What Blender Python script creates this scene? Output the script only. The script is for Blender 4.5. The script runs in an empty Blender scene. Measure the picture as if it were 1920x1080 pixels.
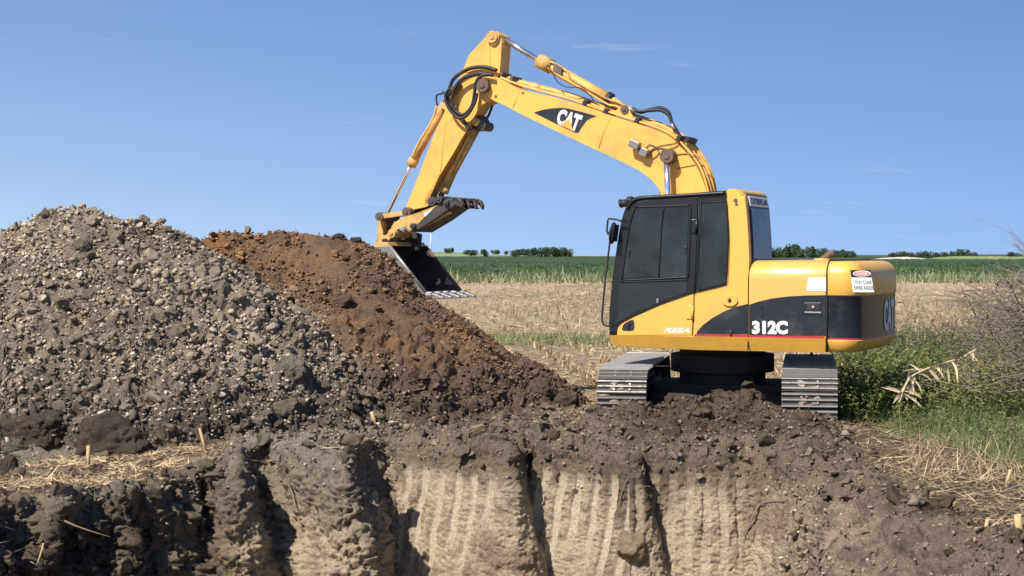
import bpy, bmesh, math, random
import numpy as np
from mathutils import Vector, Matrix
R = math.radians
random.seed(7)
rng = np.random.default_rng(11)
SC = bpy.context.scene
COL = SC.collection

# ------------------------------------------------------------------ camera, sky, sun
FPX = 3200.0                      # focal length in photograph pixels (1920 wide)
CAMZ = 1.85
PITCH = math.atan(62 / FPX)
cam_d = bpy.data.cameras.new("camera")
cam_d.sensor_width = 36; cam_d.lens = FPX / 1920 * 36
cam_d.clip_start = 0.1; cam_d.clip_end = 9000
cam = bpy.data.objects.new("camera", cam_d); COL.objects.link(cam)
cam.location = (0, 0, CAMZ); cam.rotation_euler = (R(90) - PITCH, 0, 0)
SC.camera = cam
SUN_EL, SUN_AZ = R(47), R(39)     # sun behind the camera, AZ to its left
to_sun = Vector((-math.sin(SUN_AZ) * math.cos(SUN_EL), -math.cos(SUN_AZ) * math.cos(SUN_EL), math.sin(SUN_EL)))
sd = bpy.data.lights.new("sun", 'SUN'); sd.energy = 5.0; sd.angle = R(0.53); sd.color = (1.0, 0.95, 0.87)
so = bpy.data.objects.new("sun", sd); COL.objects.link(so)
so.rotation_euler = to_sun.to_track_quat('Z', 'Y').to_euler(); so.location = (-20, -20, 30)
W = bpy.data.worlds.new("World"); SC.world = W; W.use_nodes = True
nt = W.node_tree; nt.nodes.clear()
wo = nt.nodes.new('ShaderNodeOutputWorld'); bg = nt.nodes.new('ShaderNodeBackground')
sky = nt.nodes.new('ShaderNodeTexSky'); sky.sky_type = 'NISHITA'; sky.sun_disc = False
sky.sun_elevation = SUN_EL; sky.sun_rotation = math.atan2(to_sun.x, to_sun.y)
sky.altitude = 400; sky.air_density = 1.0; sky.dust_density = 0.3; sky.ozone_density = 1.8
tcw = nt.nodes.new('ShaderNodeTexCoord'); mpw = nt.nodes.new('ShaderNodeMapping'); mpw.vector_type = 'POINT'
mpw.inputs['Location'].default_value = (0, 0, 0.165); mpw.inputs['Rotation'].default_value = (0, R(-9), 0); mpw.inputs['Scale'].default_value = (1, 1, 1.0)
hsw = nt.nodes.new('ShaderNodeHueSaturation'); hsw.inputs['Saturation'].default_value = 1.2
tnt = nt.nodes.new('ShaderNodeMix'); tnt.data_type = 'RGBA'; tnt.blend_type = 'MULTIPLY'; tnt.inputs[0].default_value = 1; tnt.inputs[7].default_value = (1.34, 1.10, 1.09, 1)
nt.links.new(tcw.outputs['Generated'], mpw.inputs['Vector']); nt.links.new(mpw.outputs[0], sky.inputs['Vector'])
nt.links.new(sky.outputs[0], hsw.inputs['Color']); nt.links.new(hsw.outputs[0], tnt.inputs[6]); mc = nt.nodes.new('ShaderNodeMapping'); mc.inputs['Scale'].default_value = (7, 7, 60); nt.links.new(tcw.outputs['Generated'], mc.inputs['Vector'])
nc1 = nt.nodes.new('ShaderNodeTexNoise'); nc1.inputs['Scale'].default_value = 1; nc1.inputs['Detail'].default_value = 6; nc1.inputs['Roughness'].default_value = .62; nt.links.new(mc.outputs[0], nc1.inputs['Vector'])
rc1 = nt.nodes.new('ShaderNodeValToRGB'); rc1.color_ramp.elements[0].position = .63; rc1.color_ramp.elements[1].position = .85; rc1.color_ramp.elements[1].color = (.30, .30, .30, 1); nt.links.new(nc1.outputs[0], rc1.inputs[0])
mxc = nt.nodes.new('ShaderNodeMix'); mxc.data_type = 'RGBA'; mxc.inputs[7].default_value = (7.0, 7.6, 8.2, 1); nt.links.new(rc1.outputs[0], mxc.inputs[0]); nt.links.new(tnt.outputs[2], mxc.inputs[6])   # faint high cloud wisps
nt.links.new(mxc.outputs[2], bg.inputs['Color']); bg.inputs['Strength'].default_value = 0.103
nt.links.new(bg.outputs[0], wo.inputs[0])
SC.view_settings.view_transform = 'Standard'; SC.view_settings.look = 'None'
SC.view_settings.exposure = 0.40; SC.view_settings.gamma = 1

fwd = np.array([0, math.cos(PITCH), -math.sin(PITCH)]); upv = np.array([0, math.sin(PITCH), math.cos(PITCH)])
def ray(px, py):
    return np.array([1.0, 0, 0]) * (px - 960) / FPX + upv * (540 - py) / FPX + fwd
def at(px, py, Y):                # world point seen at a pixel, at depth Y
    d = ray(px, py); return Vector(d * (Y / d[1]) + np.array([0, 0, CAMZ]))
def proj(X, Y, Z):
    z = Z - CAMZ; f = Y * fwd[1] + z * fwd[2]; u = Y * upv[1] + z * upv[2]
    return 960 + FPX * X / f, 540 - FPX * u / f

# ------------------------------------------------------------------ numpy noise
def _h(i, j, k, s):
    n = (i.astype(np.int64) * 374761393 + j.astype(np.int64) * 668265263 + k.astype(np.int64) * 2147483647 + s * 1274126177) & 0xffffffff
    n = ((n ^ (n >> 13)) * 1274126177) & 0xffffffff
    n = ((n ^ (n >> 16)) * 2246822519) & 0xffffffff
    return ((n ^ (n >> 15)) & 0xffffff) / float(0xffffff)
def vnoise(x, y, z, s=0):
    i, j, k = np.floor(x), np.floor(y), np.floor(z)
    fx, fy, fz = x - i, y - j, z - k
    i = i.astype(np.int64); j = j.astype(np.int64); k = k.astype(np.int64)
    fx = fx * fx * fx * (fx * (fx * 6 - 15) + 10); fy = fy * fy * fy * (fy * (fy * 6 - 15) + 10); fz = fz * fz * fz * (fz * (fz * 6 - 15) + 10)
    r = 0
    for a in (0, 1):
        wa = fx if a else 1 - fx
        for b in (0, 1):
            wb = fy if b else 1 - fy
            for c in (0, 1):
                wc = fz if c else 1 - fz
                r = r + wa * wb * wc * _h(i + a, j + b, k + c, s)
    return r * 2 - 1
def fbm(x, y, z, sc, octv=4, s=0, g=0.5):
    r = 0; a = 1; t = 0
    for o in range(octv):
        f = sc * 2 ** o
        r = r + a * vnoise(x * f + 13.7 * o, y * f + 7.1 * o, z * f + 3.3 * o, s + o); t += a; a *= g
    return r / t
def worley(x, y, z, s=0):
    i, j, k = np.floor(x).astype(np.int64), np.floor(y).astype(np.int64), np.floor(z).astype(np.int64)
    f1 = np.full(x.shape, 9.0); f2 = np.full(x.shape, 9.0); cid = np.zeros(x.shape)
    for a in (-1, 0, 1):
        for b in (-1, 0, 1):
            for c in (-1, 0, 1):
                ii, jj, kk = i + a, j + b, k + c
                d = (ii + _h(ii, jj, kk, s) - x) ** 2 + (jj + _h(ii, jj, kk, s + 1) - y) ** 2 + (kk + _h(ii, jj, kk, s + 2) - z) ** 2
                m = d < f1
                f2 = np.where(m, f1, np.minimum(f2, d)); cid = np.where(m, _h(ii, jj, kk, s + 5), cid); f1 = np.where(m, d, f1)
    return np.sqrt(f1), np.sqrt(f2), cid
def sstep(a, b, x):
    t = np.clip((x - a) / (b - a), 0, 1); return t * t * (3 - 2 * t)

# ------------------------------------------------------------------ object helpers
def tag(o, label=None, cat=None, group=None, kind=None):
    if label: o['label'] = label
    if cat: o['category'] = cat
    if group: o['group'] = group
    if kind: o['kind'] = kind
    return o
def empty(name, loc=(0, 0, 0), rz=0):
    o = bpy.data.objects.new(name, None); COL.objects.link(o); o.location = loc; o.rotation_euler = (0, 0, rz); o.empty_display_size = .2
    return o
def link(name, me, parent=None):
    o = bpy.data.objects.new(name, me); COL.objects.link(o)
    if parent: o.parent = parent
    return o
def mesh_np(name, V, F, mats, col=None, smooth=False, matidx=None):
    """V (n,3); F (m,k) all faces of same size"""
    me = bpy.data.meshes.new(name)
    V = np.asarray(V, dtype=np.float32); F = np.asarray(F, dtype=np.int32)
    me.vertices.add(len(V)); me.vertices.foreach_set('co', V.ravel())
    k = F.shape[1]
    me.loops.add(F.size); me.loops.foreach_set('vertex_index', F.ravel())
    me.polygons.add(len(F)); me.polygons.foreach_set('loop_start', np.arange(0, F.size, k, dtype=np.int32))
    if smooth: me.polygons.foreach_set('use_smooth', np.ones(len(F), dtype=bool))
    for m in (mats if isinstance(mats, (list, tuple)) else [mats]): me.materials.append(m)
    if matidx is not None: me.polygons.foreach_set('material_index', np.asarray(matidx, dtype=np.int32))
    me.update(calc_edges=True)
    if col is not None:
        a = me.color_attributes.new('col', 'FLOAT_COLOR', 'POINT')
        c = np.ones((len(V), 4), dtype=np.float32); c[:, :3] = col; a.data.foreach_set('color', c.ravel())
    return me
def bm_obj(name, bm, mat, parent=None, bevel=0, seg=2, smooth=False):
    me = bpy.data.meshes.new(name)
    bmesh.ops.recalc_face_normals(bm, faces=bm.faces[:])
    if smooth:
        for f in bm.faces: f.smooth = True
    bm.to_mesh(me); bm.free()
    for m in (mat if isinstance(mat, (list, tuple)) else [mat]): me.materials.append(m)
    o = link(name, me, parent)
    if bevel:
        b = o.modifiers.new('bevel', 'BEVEL'); b.width = bevel; b.segments = seg; b.limit_method = 'ANGLE'; b.angle_limit = R(35); b.harden_normals = False
    return o

# ------------------------------------------------------------------ materials
def nodes(name):
    m = bpy.data.materials.new(name); m.use_nodes = True
    t = m.node_tree; b = t.nodes['Principled BSDF']
    return m, t, b
def N(t, typ, **kw):
    n = t.nodes.new(typ)
    for k, v in kw.items():
        if k in n.inputs: n.inputs[k].default_value = v
        else: setattr(n, k, v)
    return n
def ramp(t, fac, stops):
    r = t.nodes.new('ShaderNodeValToRGB')
    while len(r.color_ramp.elements) < len(stops): r.color_ramp.elements.new(0.5)
    for e, (p, c) in zip(r.color_ramp.elements, stops):
        e.position = p; e.color = (*c, 1) if len(c) == 3 else c
    t.links.new(fac, r.inputs[0]); return r.outputs[0]
def paint(name, c, rough=.42, dirt=(.20, .13, .07), amt=.5, coat=.25, metal=0, scale=5, bump=.15, chips=True, spec=.5, lo=.50, hi=.78):
    m, t, b = nodes(name)
    tc = N(t, 'ShaderNodeTexCoord')
    n1 = N(t, 'ShaderNodeTexNoise', Scale=scale, Detail=9, Roughness=.68)
    t.links.new(tc.outputs['Object'], n1.inputs['Vector'])
    mk = ramp(t, n1.outputs[0], [(lo, (0, 0, 0)), (hi, (1, 1, 1))])
    n2 = N(t, 'ShaderNodeTexNoise', Scale=scale * 9, Detail=5, Roughness=.7)
    t.links.new(tc.outputs['Object'], n2.inputs['Vector'])
    mk2 = ramp(t, n2.outputs[0], [(.64, (0, 0, 0)), (.72, (1, 1, 1))])
    mx = N(t, 'ShaderNodeMix', data_type='RGBA'); mx.inputs[6].default_value = (*c, 1); mx.inputs[7].default_value = (*dirt, 1)
    ad = N(t, 'ShaderNodeMath', operation='MAXIMUM'); ml = N(t, 'ShaderNodeMath', operation='MULTIPLY'); ml.inputs[1].default_value = .55 if chips else 0
    t.links.new(mk2, ml.inputs[0]); t.links.new(mk, ad.inputs[0]); t.links.new(ml.outputs[0], ad.inputs[1])
    m3 = N(t, 'ShaderNodeMath', operation='MULTIPLY'); m3.inputs[1].default_value = amt
    t.links.new(ad.outputs[0], m3.inputs[0]); t.links.new(m3.outputs[0], mx.inputs[0]); t.links.new(mx.outputs[2], b.inputs['Base Color'])
    rr = N(t, 'ShaderNodeMapRange'); rr.inputs['To Min'].default_value = rough; rr.inputs['To Max'].default_value = min(1, rough + .4)
    t.links.new(m3.outputs[0], rr.inputs[0]); t.links.new(rr.outputs[0], b.inputs['Roughness'])
    b.inputs['Coat Weight'].default_value = coat; b.inputs['Coat Roughness'].default_value = .25; b.inputs['Metallic'].default_value = metal
    b.inputs['Specular IOR Level'].default_value = spec
    if bump:
        bp = N(t, 'ShaderNodeBump', Strength=bump, Distance=.004); t.links.new(n2.outputs[0], bp.inputs['Height']); t.links.new(bp.outputs[0], b.inputs['Normal'])
    return m
M = {}
M['yellow'] = paint('yellow_paint', (.80, .425, .072), rough=.45, dirt=(.40, .25, .12), amt=.5, coat=.15, scale=2.5)
M['yellow_boom'] = paint('boom_yellow_paint', (.79, .42, .078), rough=.5, dirt=(.34, .18, .06), amt=.55, coat=.1, scale=3.2, lo=.47, hi=.74)
M['yellow_worn'] = paint('worn_yellow_paint', (.66, .39, .11), rough=.6, dirt=(.20, .13, .075), amt=.75, coat=0, scale=9, lo=.42, hi=.66)
M['yellow_hood'] = paint('hood_yellow_paint', (.76, .41, .085), rough=.33, dirt=(.5, .33, .16), amt=.2, coat=.8, scale=3)
M['yellow_skirt'] = paint('skirt_yellow_paint', (.70, .38, .055), rough=.5, amt=.35, coat=.1)
M['black'] = paint('black_decal', (.014, .018, .024), rough=.38, dirt=(.13, .115, .10), amt=.42, coat=.05, scale=4, spec=.4)
M['cab_black'] = paint('cab_black_paint', (.011, .013, .015), rough=.36, dirt=(.07, .06, .055), amt=.12, coat=.05, scale=4, spec=.35)
M['door_grey'] = paint('door_dark_panel', (.018, .023, .026), rough=.4, dirt=(.06, .055, .05), amt=.3, coat=0, scale=5, spec=.35)
M['rubber'] = paint('black_rubber', (.015, .015, .017), rough=.55, amt=.2, coat=0, bump=.1)
M['steel'] = paint('dark_worn_steel', (.065, .058, .054), rough=.5, dirt=(.14, .09, .06), amt=.7, coat=0, metal=.35, scale=7, bump=.4)
M['steel_bright'] = paint('scoured_steel', (.33, .31, .29), rough=.42, dirt=(.16, .12, .09), amt=.6, coat=0, metal=.55, scale=11, bump=.5)
M['rust'] = paint('rusty_steel', (.13, .085, .06), rough=.7, dirt=(.26, .2, .14), amt=.7, coat=0, metal=.2, scale=8, bump=.5)
M['track'] = paint('track_steel', (.085, .075, .066), rough=.75, dirt=(.22, .16, .115), amt=1.0, coat=0, metal=.2, scale=7, bump=.5)
M['grouser'] = paint('worn_grouser', (.34, .32, .30), rough=.5, dirt=(.19, .145, .11), amt=.75, coat=0, metal=.45, scale=14, bump=.5)
M['mud'] = paint('caked_mud', (.30, .235, .17), rough=.95, dirt=(.13, .09, .065), amt=.8, coat=0, scale=25, bump=.8, spec=.1)
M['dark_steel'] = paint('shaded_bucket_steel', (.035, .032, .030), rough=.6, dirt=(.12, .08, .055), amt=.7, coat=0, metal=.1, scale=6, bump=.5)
M['chrome'] = paint('polished_rod', (.7, .7, .72), rough=.18, amt=.05, coat=0, metal=.9, bump=0, chips=False)
M['white'] = paint('white_decal', (.76, .75, .72), rough=.5, dirt=(.36, .31, .25), amt=.4, coat=0, bump=0)
M['dwhite'] = paint('sticker_white', (.72, .72, .70), rough=.45, dirt=(.5, .46, .38), amt=.35, coat=0, bump=0)
M['red'] = paint('red_stripe', (.42, .018, .03), rough=.45, amt=.2, coat=.1, bump=0)
M['lens'] = paint('lamp_lens', (.20, .185, .16), rough=.3, amt=.4, coat=.3)
M['undercar'] = paint('muddy_undercarriage', (.03, .027, .025), rough=.8, dirt=(.10, .075, .055), amt=.8, coat=0, scale=6, bump=.5)
def glassmat(name, c, rough=.07):
    m, t, b = nodes(name); b.inputs['Roughness'].default_value = rough; b.inputs['Specular IOR Level'].default_value = .3
    tc = N(t, 'ShaderNodeTexCoord'); n = N(t, 'ShaderNodeTexNoise', Scale=2.4, Detail=6, Roughness=.6); t.links.new(tc.outputs['Object'], n.inputs['Vector'])
    o = ramp(t, n.outputs[0], [(.32, tuple(x * .4 for x in c)), (.68, tuple(x * 2.1 for x in c))]); t.links.new(o, b.inputs['Base Color'])  # mottled base colour imitates faint sky reflections in the panes
    n2 = N(t, 'ShaderNodeTexNoise', Scale=9, Detail=5); t.links.new(tc.outputs['Object'], n2.inputs['Vector'])
    r = N(t, 'ShaderNodeMapRange'); r.inputs['To Min'].default_value = rough; r.inputs['To Max'].default_value = rough + .25; t.links.new(n2.outputs[0], r.inputs[0]); t.links.new(r.outputs[0], b.inputs['Roughness'])
    return m
M['glass'] = glassmat('tinted_window_glass', (.013, .019, .023))
M['rear_glass'] = glassmat('rear_window_glass', (.05, .07, .10), .05)
def vcol(name, rough=.9, bumps=((60, .5, .01),), var=(.72, 1.25), vscale=40, spec=.2, sub=0, trans=0):
    m, t, b = nodes(name)
    a = N(t, 'ShaderNodeVertexColor', layer_name='col'); tc = N(t, 'ShaderNodeTexCoord')
    n = N(t, 'ShaderNodeTexNoise', Scale=vscale, Detail=5, Roughness=.65); t.links.new(tc.outputs['Object'], n.inputs['Vector'])
    mr = N(t, 'ShaderNodeMapRange'); mr.inputs['From Min'].default_value = .3; mr.inputs['From Max'].default_value = .7
    mr.inputs['To Min'].default_value = var[0]; mr.inputs['To Max'].default_value = var[1]; t.links.new(n.outputs[0], mr.inputs[0])
    v = N(t, 'ShaderNodeVectorMath', operation='SCALE'); t.links.new(a.outputs[0], v.inputs[0]); t.links.new(mr.outputs[0], v.inputs['Scale']); t.links.new(v.outputs[0], b.inputs['Base Color'])
    b.inputs['Roughness'].default_value = rough; b.inputs['Specular IOR Level'].default_value = spec
    prev = None
    for (s, st, d) in bumps:
        nn = N(t, 'ShaderNodeTexNoise', Scale=s, Detail=6, Roughness=.7); t.links.new(tc.outputs['Object'], nn.inputs['Vector'])
        bp = N(t, 'ShaderNodeBump', Strength=st, Distance=d); t.links.new(nn.outputs[0], bp.inputs['Height'])
        if prev: t.links.new(prev.outputs[0], bp.inputs['Normal'])
        prev = bp
    if prev: t.links.new(prev.outputs[0], b.inputs['Normal'])
    if trans:
        tr = N(t, 'ShaderNodeBsdfTranslucent'); t.links.new(v.outputs[0], tr.inputs['Color'])
        mx = N(t, 'ShaderNodeMixShader'); mx.inputs[0].default_value = trans
        t.links.new(b.outputs[0], mx.inputs[1]); t.links.new(tr.outputs[0], mx.inputs[2]); t.links.new(mx.outputs[0], t.nodes['Material Output'].inputs[0])
    return m
M['soil'] = vcol('soil', .95, ((28, .8, .06), (115, 1.0, .018)), (.68, 1.28), 60, .15)
M['rock'] = vcol('clod', .95, ((70, .7, .012),), (.75, 1.25), 60, .15)
M['straw'] = vcol('dry_straw', .75, (), (.8, 1.2), 30, .3, trans=.15)
M['leaf'] = vcol('green_leaf', .6, (), (.75, 1.25), 8, .35, trans=.25)
M['bark'] = vcol('dead_bark', .85, ((90, .5, .005),), (.75, 1.25), 40, .2)
M['crop'] = vcol('crop_leaves', .7, (), (.6, 1.4), .8, .2)

# ------------------------------------------------------------------ terrain
def zpix(px, py, Y): return at(px, py, Y).z
def crest(pts, n=10):
    out = []
    for (a, b) in zip(pts[:-1], pts[1:]):
        for k in range(n):
            f = k / n; px = a[0] + (b[0] - a[0]) * f; py = a[1] + (b[1] - a[1]) * f; Y = a[2] + (b[2] - a[2]) * f
            p = at(px, py, Y); out.append((p.x, p.y, p.z))
    p = at(*pts[-1]); out.append(tuple(p)); return out
CR1 = crest([(-420, 560, 18.4), (-180, 500, 18.7), (0, 447, 18.9), (60, 415, 19.0), (98, 396, 19.1), (150, 397, 19.1), (200, 412, 19.0), (280, 424, 18.9), (325, 438, 18.8)])
CR2 = crest([(380, 452, 20.0), (435, 433, 20.1), (480, 438, 20.2), (560, 434, 20.2), (640, 438, 20.1), (668, 445, 20.1)])
def cones(X, Y, CR, k, steep=0.0):
    h = np.full(X.shape, -9.0)
    for (cx, cy, cz) in CR:
        d = np.sqrt((X - cx) ** 2 + (Y - cy) ** 2)
        v = cz - k * (np.sqrt(d * d + .03) - .17) - steep * np.minimum(d, .75)
        v = np.where(d > 5.2, -9, v)
        h = np.maximum(h, v)
    return h
PIT = [(-900, 8.5), (-300, 10.6), (0, 12.6), (120, 13.2), (200, 13.6), (260, 13.8), (330, 14.4), (376, 14.9), (395, 14.5), (440, 14.3), (456, 15.6), (515, 15.9), (534, 15.3), (600, 14.75), (640, 14.4), (658, 15.7),
       (728, 16.4), (752, 15.9), (850, 15.6), (955, 15.15), (972, 15.9), (1003, 16.0), (1014, 15.6), (1100, 15.4), (1188, 15.1), (1203, 15.4), (1320, 15.35), (1450, 15.3), (1500, 14.8),
       (1560, 14.0), (1640, 12.6), (1760, 11.4), (1900, 10.3), (2100, 9.4), (2900, 8.0), (2900, 4.6), (900, 4.6), (-900, 4.6)]
PW = np.array([((px - 960) / FPX * Y, Y) for px, Y in PIT])
def pit_d(X, Y):
    """signed distance, positive inside the pit"""
    d = np.full(X.shape, 1e9); ins = np.zeros(X.shape, bool)
    n = len(PW)
    for i in range(n):
        a = PW[i]; b = PW[(i + 1) % n]; e = b - a; L = (e ** 2).sum()
        t = np.clip(((X - a[0]) * e[0] + (Y - a[1]) * e[1]) / L, 0, 1)
        d = np.minimum(d, (X - a[0] - t * e[0]) ** 2 + (Y - a[1] - t * e[1]) ** 2)
        c = ((a[1] > Y) != (b[1] > Y)) & (X < (b[0] - a[0]) * (Y - a[1]) / ((b[1] - a[1]) if b[1] != a[1] else 1e-9) + a[0])
        ins ^= c
    d = np.sqrt(d); return np.where(ins, d, -d)
def gauss(X, Y, px, py, Y0, w, l):
    c = at(px, py, Y0); return np.exp(-((X - c.x) / w) ** 2 - ((Y - Y0) / l) ** 2)
def height(X, Y, zones=False):
    px = 960 + FPX * X / np.maximum(Y, .3)
    g = .03 * fbm(X, Y, X * 0, .7, 3, 3) * sstep(40, 20, Y)
    # loose berm pushed up between the pit and the machine
    bt = .15 - .09 * sstep(1250, 1560, px)
    bw = sstep(760, 1120, px) * sstep(1640, 1520, px)
    berm = bt * np.exp(-np.abs((Y - 17.6) / 1.05) ** 2.4) * bw + .12 * np.exp(-((Y - 16.3) / 1.1) ** 2) * bw
    berm = berm * (1 + .35 * fbm(X, Y, X * 0, 1.6, 3, 9))
    lump = (.21 * gauss(X, Y, 1390, 740, 18.15, .42, .42) + .10 * gauss(X, Y, 1285, 760, 17.9, .34, .38)) * (1 + .9 * fbm(X, Y, X * 0, 2.6, 4, 12, .6)) + .10 * gauss(X, Y, 1190, 780, 17.4, .2, .3) + .1 * gauss(X, Y, 1500, 800, 16.9, .3, .35)
    g = g + berm + lump
    g = g + .10 * np.exp(-((Y - 15.3) / 1.3) ** 2) * sstep(300, 500, px) * sstep(1100, 800, px)
    gw = X + .17 * fbm(X, Y, X * 0, 1.1, 5, 21, .6); gv = Y + .17 * fbm(X, Y, X * 0 + 5, 1.1, 5, 22, .6)
    p1 = cones(gw, gv, CR1, .74) + .05 * fbm(X, Y, X * 0, 1.3, 3, 31)
    p2 = cones(gw, gv, CR2, .66, .38) + .07 * fbm(X, Y, X * 0, 1.1, 3, 32)
    k = .10
    def smax(a, b):
        h = np.clip(.5 + .5 * (a - b) / k, 0, 1); return b + (a - b) * h + k * h * (1 - h)
    z = smax(np.maximum(p1, p2), g)
    z = np.where((p1 < g - .6) & (p2 < g - .6), g, z)
    ja = .06 + .14 * sstep(430, 380, px) + .05 * sstep(1450, 1560, px); jx = X + ja * fbm(X, Y, X * 0, 2.4, 4, 41, .6); jy = Y + ja * fbm(X, Y, X * 0 + 9, 2.4, 4, 42, .6)
    d = pit_d(jx, jy)
    gentle = sstep(1430, 1590, px) * (Y > 6); left = sstep(430, 300, px)
    kk = (4.6 - .5 * sstep(400, 450, px) * sstep(750, 720, px)) * (1 - gentle) * (1 - left) + 1.1 * gentle + 6.0 * left
    lip = .16 + .1 * left
    dd = np.maximum(d + .03, 0)
    z = z - np.where(dd > 0, np.minimum(kk * dd * dd / (dd + lip), 2.6), 0)
    if zones: return z, g, p1, p2, d, px, gentle, left
    return z

cols = np.concatenate([np.linspace(-2600, -730, 50), np.arange(-720, -130, 5), np.arange(-130, 2060, 2.15), np.arange(2062, 2520, 5), np.linspace(2530, 4600, 50)])
NR = 470
def rows_for(cs):
    Ys = np.concatenate([np.linspace(1.2, 10, 60), np.linspace(10.02, 23.5, 1400), np.linspace(23.6, 40, 60), np.geomspace(41, 4000, 60)])
    PX, YY = np.meshgrid(cs, Ys, indexing='ij')
    XX = (PX - 960) / FPX * YY
    Z = height(XX, YY)
    _, sy = proj(XX, YY, Z)
    ds = np.abs(np.diff(sy, axis=1)); ds = np.minimum(ds, 25)
    dl = np.sqrt(np.diff(YY, axis=1) ** 2 + np.diff(Z, axis=1) ** 2) * FPX / YY[:, 1:] * (YY[:, 1:] < 30)
    vis = (sy[:, 1:] < 1130) & (YY[:, 1:] > 9.5)
    w = np.where(vis, np.abs(ds) + .13 * dl, .02 * ds + .01) + .02
    cum = np.concatenate([np.zeros((len(cs), 1)), np.cumsum(w, axis=1)], axis=1)
    out = np.zeros((len(cs), NR))
    for i in range(len(cs)):
        out[i] = np.interp(np.linspace(0, cum[i, -1], NR), cum[i], Ys)
    return out
YR = rows_for(cols)
# neighbouring columns should not jump: blur the row depths across columns
for _ in range(2):
    YR[1:-1] = (YR[:-2] + 2 * YR[1:-1] + YR[2:]) / 4
PXG = np.repeat(cols[:, None], NR, axis=1)
GX = (PXG - 960) / FPX * YR; GY = YR
GZ, gg, P1, P2, DD, PXX, GEN, LEF = height(GX, GY, True)
P = np.stack([GX, GY, GZ], -1)
du = np.gradient(P, axis=0); dv = np.gradient(P, axis=1)
NRM = np.cross(du, dv); NRM /= np.linalg.norm(NRM, axis=-1, keepdims=True) + 1e-9
NRM[NRM[..., 2] < 0] *= -1
wall = sstep(-.02, .14, DD) * (1 - GEN); wallR = sstep(.0, .12, DD) * GEN
pile1 = sstep(-.02, .12, P1 - np.maximum(gg, P2)); pile2 = sstep(-.02, .12, P2 - np.maximum(gg, P1))
near = sstep(21.5, 20.2, GY + 0 * GX)
disturbed = np.clip(sstep(-3.4, -2.2, DD) * sstep(1680, 1560, PXX) + sstep(1.0, 1.0 + 1e-3, DD), 0, 1) * sstep(19.4, 18.6, GY)
disturbed = np.maximum(disturbed, (DD > -.45) * 1.0)
disturbed = np.maximum(disturbed, sstep(1120, 1180, PXX) * sstep(1570, 1530, PXX) * sstep(19.6, 19.0, GY) * sstep(14, 15, GY))
ledge = sstep(470, 380, PXX) * sstep(.05, -.12, DD) * (1 - pile1) * (1 - pile2) * (GY < 17)      # straw ledge at the left of the pit
rough = np.clip(pile1 + pile2 + disturbed, 0, 1)
x, y, z = GX.ravel(), GY.ravel(), GZ.ravel()
sel = (y < 24)
def on(f, *a):
    r = np.zeros(x.shape); r[sel] = f(x[sel], y[sel], z[sel], *a); return r.reshape(GX.shape)
n_big = on(lambda a, b, c: fbm(a, b, c, 2.2, 4, 51)); n_mid = on(lambda a, b, c: fbm(a, b, c, 7, 4, 52, .6)); n_fine = on(lambda a, b, c: fbm(a, b, c, 26, 2, 53))
def wl(s, sd):
    return on(lambda a, b, c: 1 - np.minimum(worley(a * s, b * s, c * s, sd)[0], 1) ** 1.6)
w1 = wl(3.2, 61); w2 = wl(9, 62); w3 = wl(20, 63)
smooth_patch = sstep(.0, .35, on(lambda a, b, c: fbm(a, b, c, .9, 3, 54))) * pile2 * sstep(470, 520, PXX)
pebb = np.clip(pile1 + pile2 * (1 - .75 * smooth_patch), 0, 1)
ridg = 1 - 2 * np.abs(on(lambda a, b, c: fbm(a, b, c, 5, 4, 58, .6)))
amp = (pebb * (.045 * n_big + .050 * (w2 - .5) + .028 * (w3 - .5) + .03 * n_mid)
       + pile2 * .07 * n_big
       + disturbed * (1 - wall) * (1 - wallR) * (.10 * (w1 - .5) + .06 * (w2 - .5) + .045 * ridg + .07 * n_mid + .02 * n_fine) * (1 - ledge * .8)
       + wallR * (.07 * n_big + .05 * (w1 - .5) + .05 * (w2 - .5) + .06 * ridg + .08 * n_mid + .02 * n_fine))
# pit wall: torn clay with the smooth tracks of the bucket teeth
fold = on(lambda a, b, c: fbm(a, b, c * .9, 2.3, 5, 55, .6)); torn = on(lambda a, b, c: fbm(a, b, c * 1.7, 9, 4, 56, .65))
torn2 = 1 - np.abs(on(lambda a, b, c: fbm(a, b, c * 2.2, 16, 3, 59, .6))) * 2
cl = 1 - np.clip(wl(5.5, 65), 0, 1)
wallamp = np.where(PXX > 745, .05 * fold + .030 * torn + .012 * (w2 - .5) + .018 * torn2 + .014 * n_fine, .20 * fold + .06 * torn - .08 * cl + .04 * (w2 - .5) + .05 * torn2 + .02 * n_fine)
slant = GX - .17 * (GZ + 1.0) * np.where(PXX < 1180, 1, .25)
ph = slant / .155 + .35 * n_big
stripe = sstep(.48, .58, .5 + .5 * np.cos(ph * 2 * np.pi) + .14 * torn)
tz = on(lambda a, b, c: fbm(a * 2.2, b, c * .8, 1, 2, 57))
stripe = stripe * sstep(-.22, .1, tz + .12 - .22 * sstep(1150, 1230, PXX)) * (1 - .45 * sstep(1150, 1230, PXX)) * sstep(-.02, -.12, GZ + .10 * tz) * sstep(745, 765, PXX) * sstep(1470, 1440, PXX)
wallamp = wallamp * (1 - .75 * stripe) - .032 * stripe * (1 - .6 * sstep(1150, 1250, PXX))
amp = amp * (1 - wall) + wall * wallamp * (1 + .5 * LEF)
amp = amp * sstep(24, 21, GY)
PD = P + NRM * amp[..., None]
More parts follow.
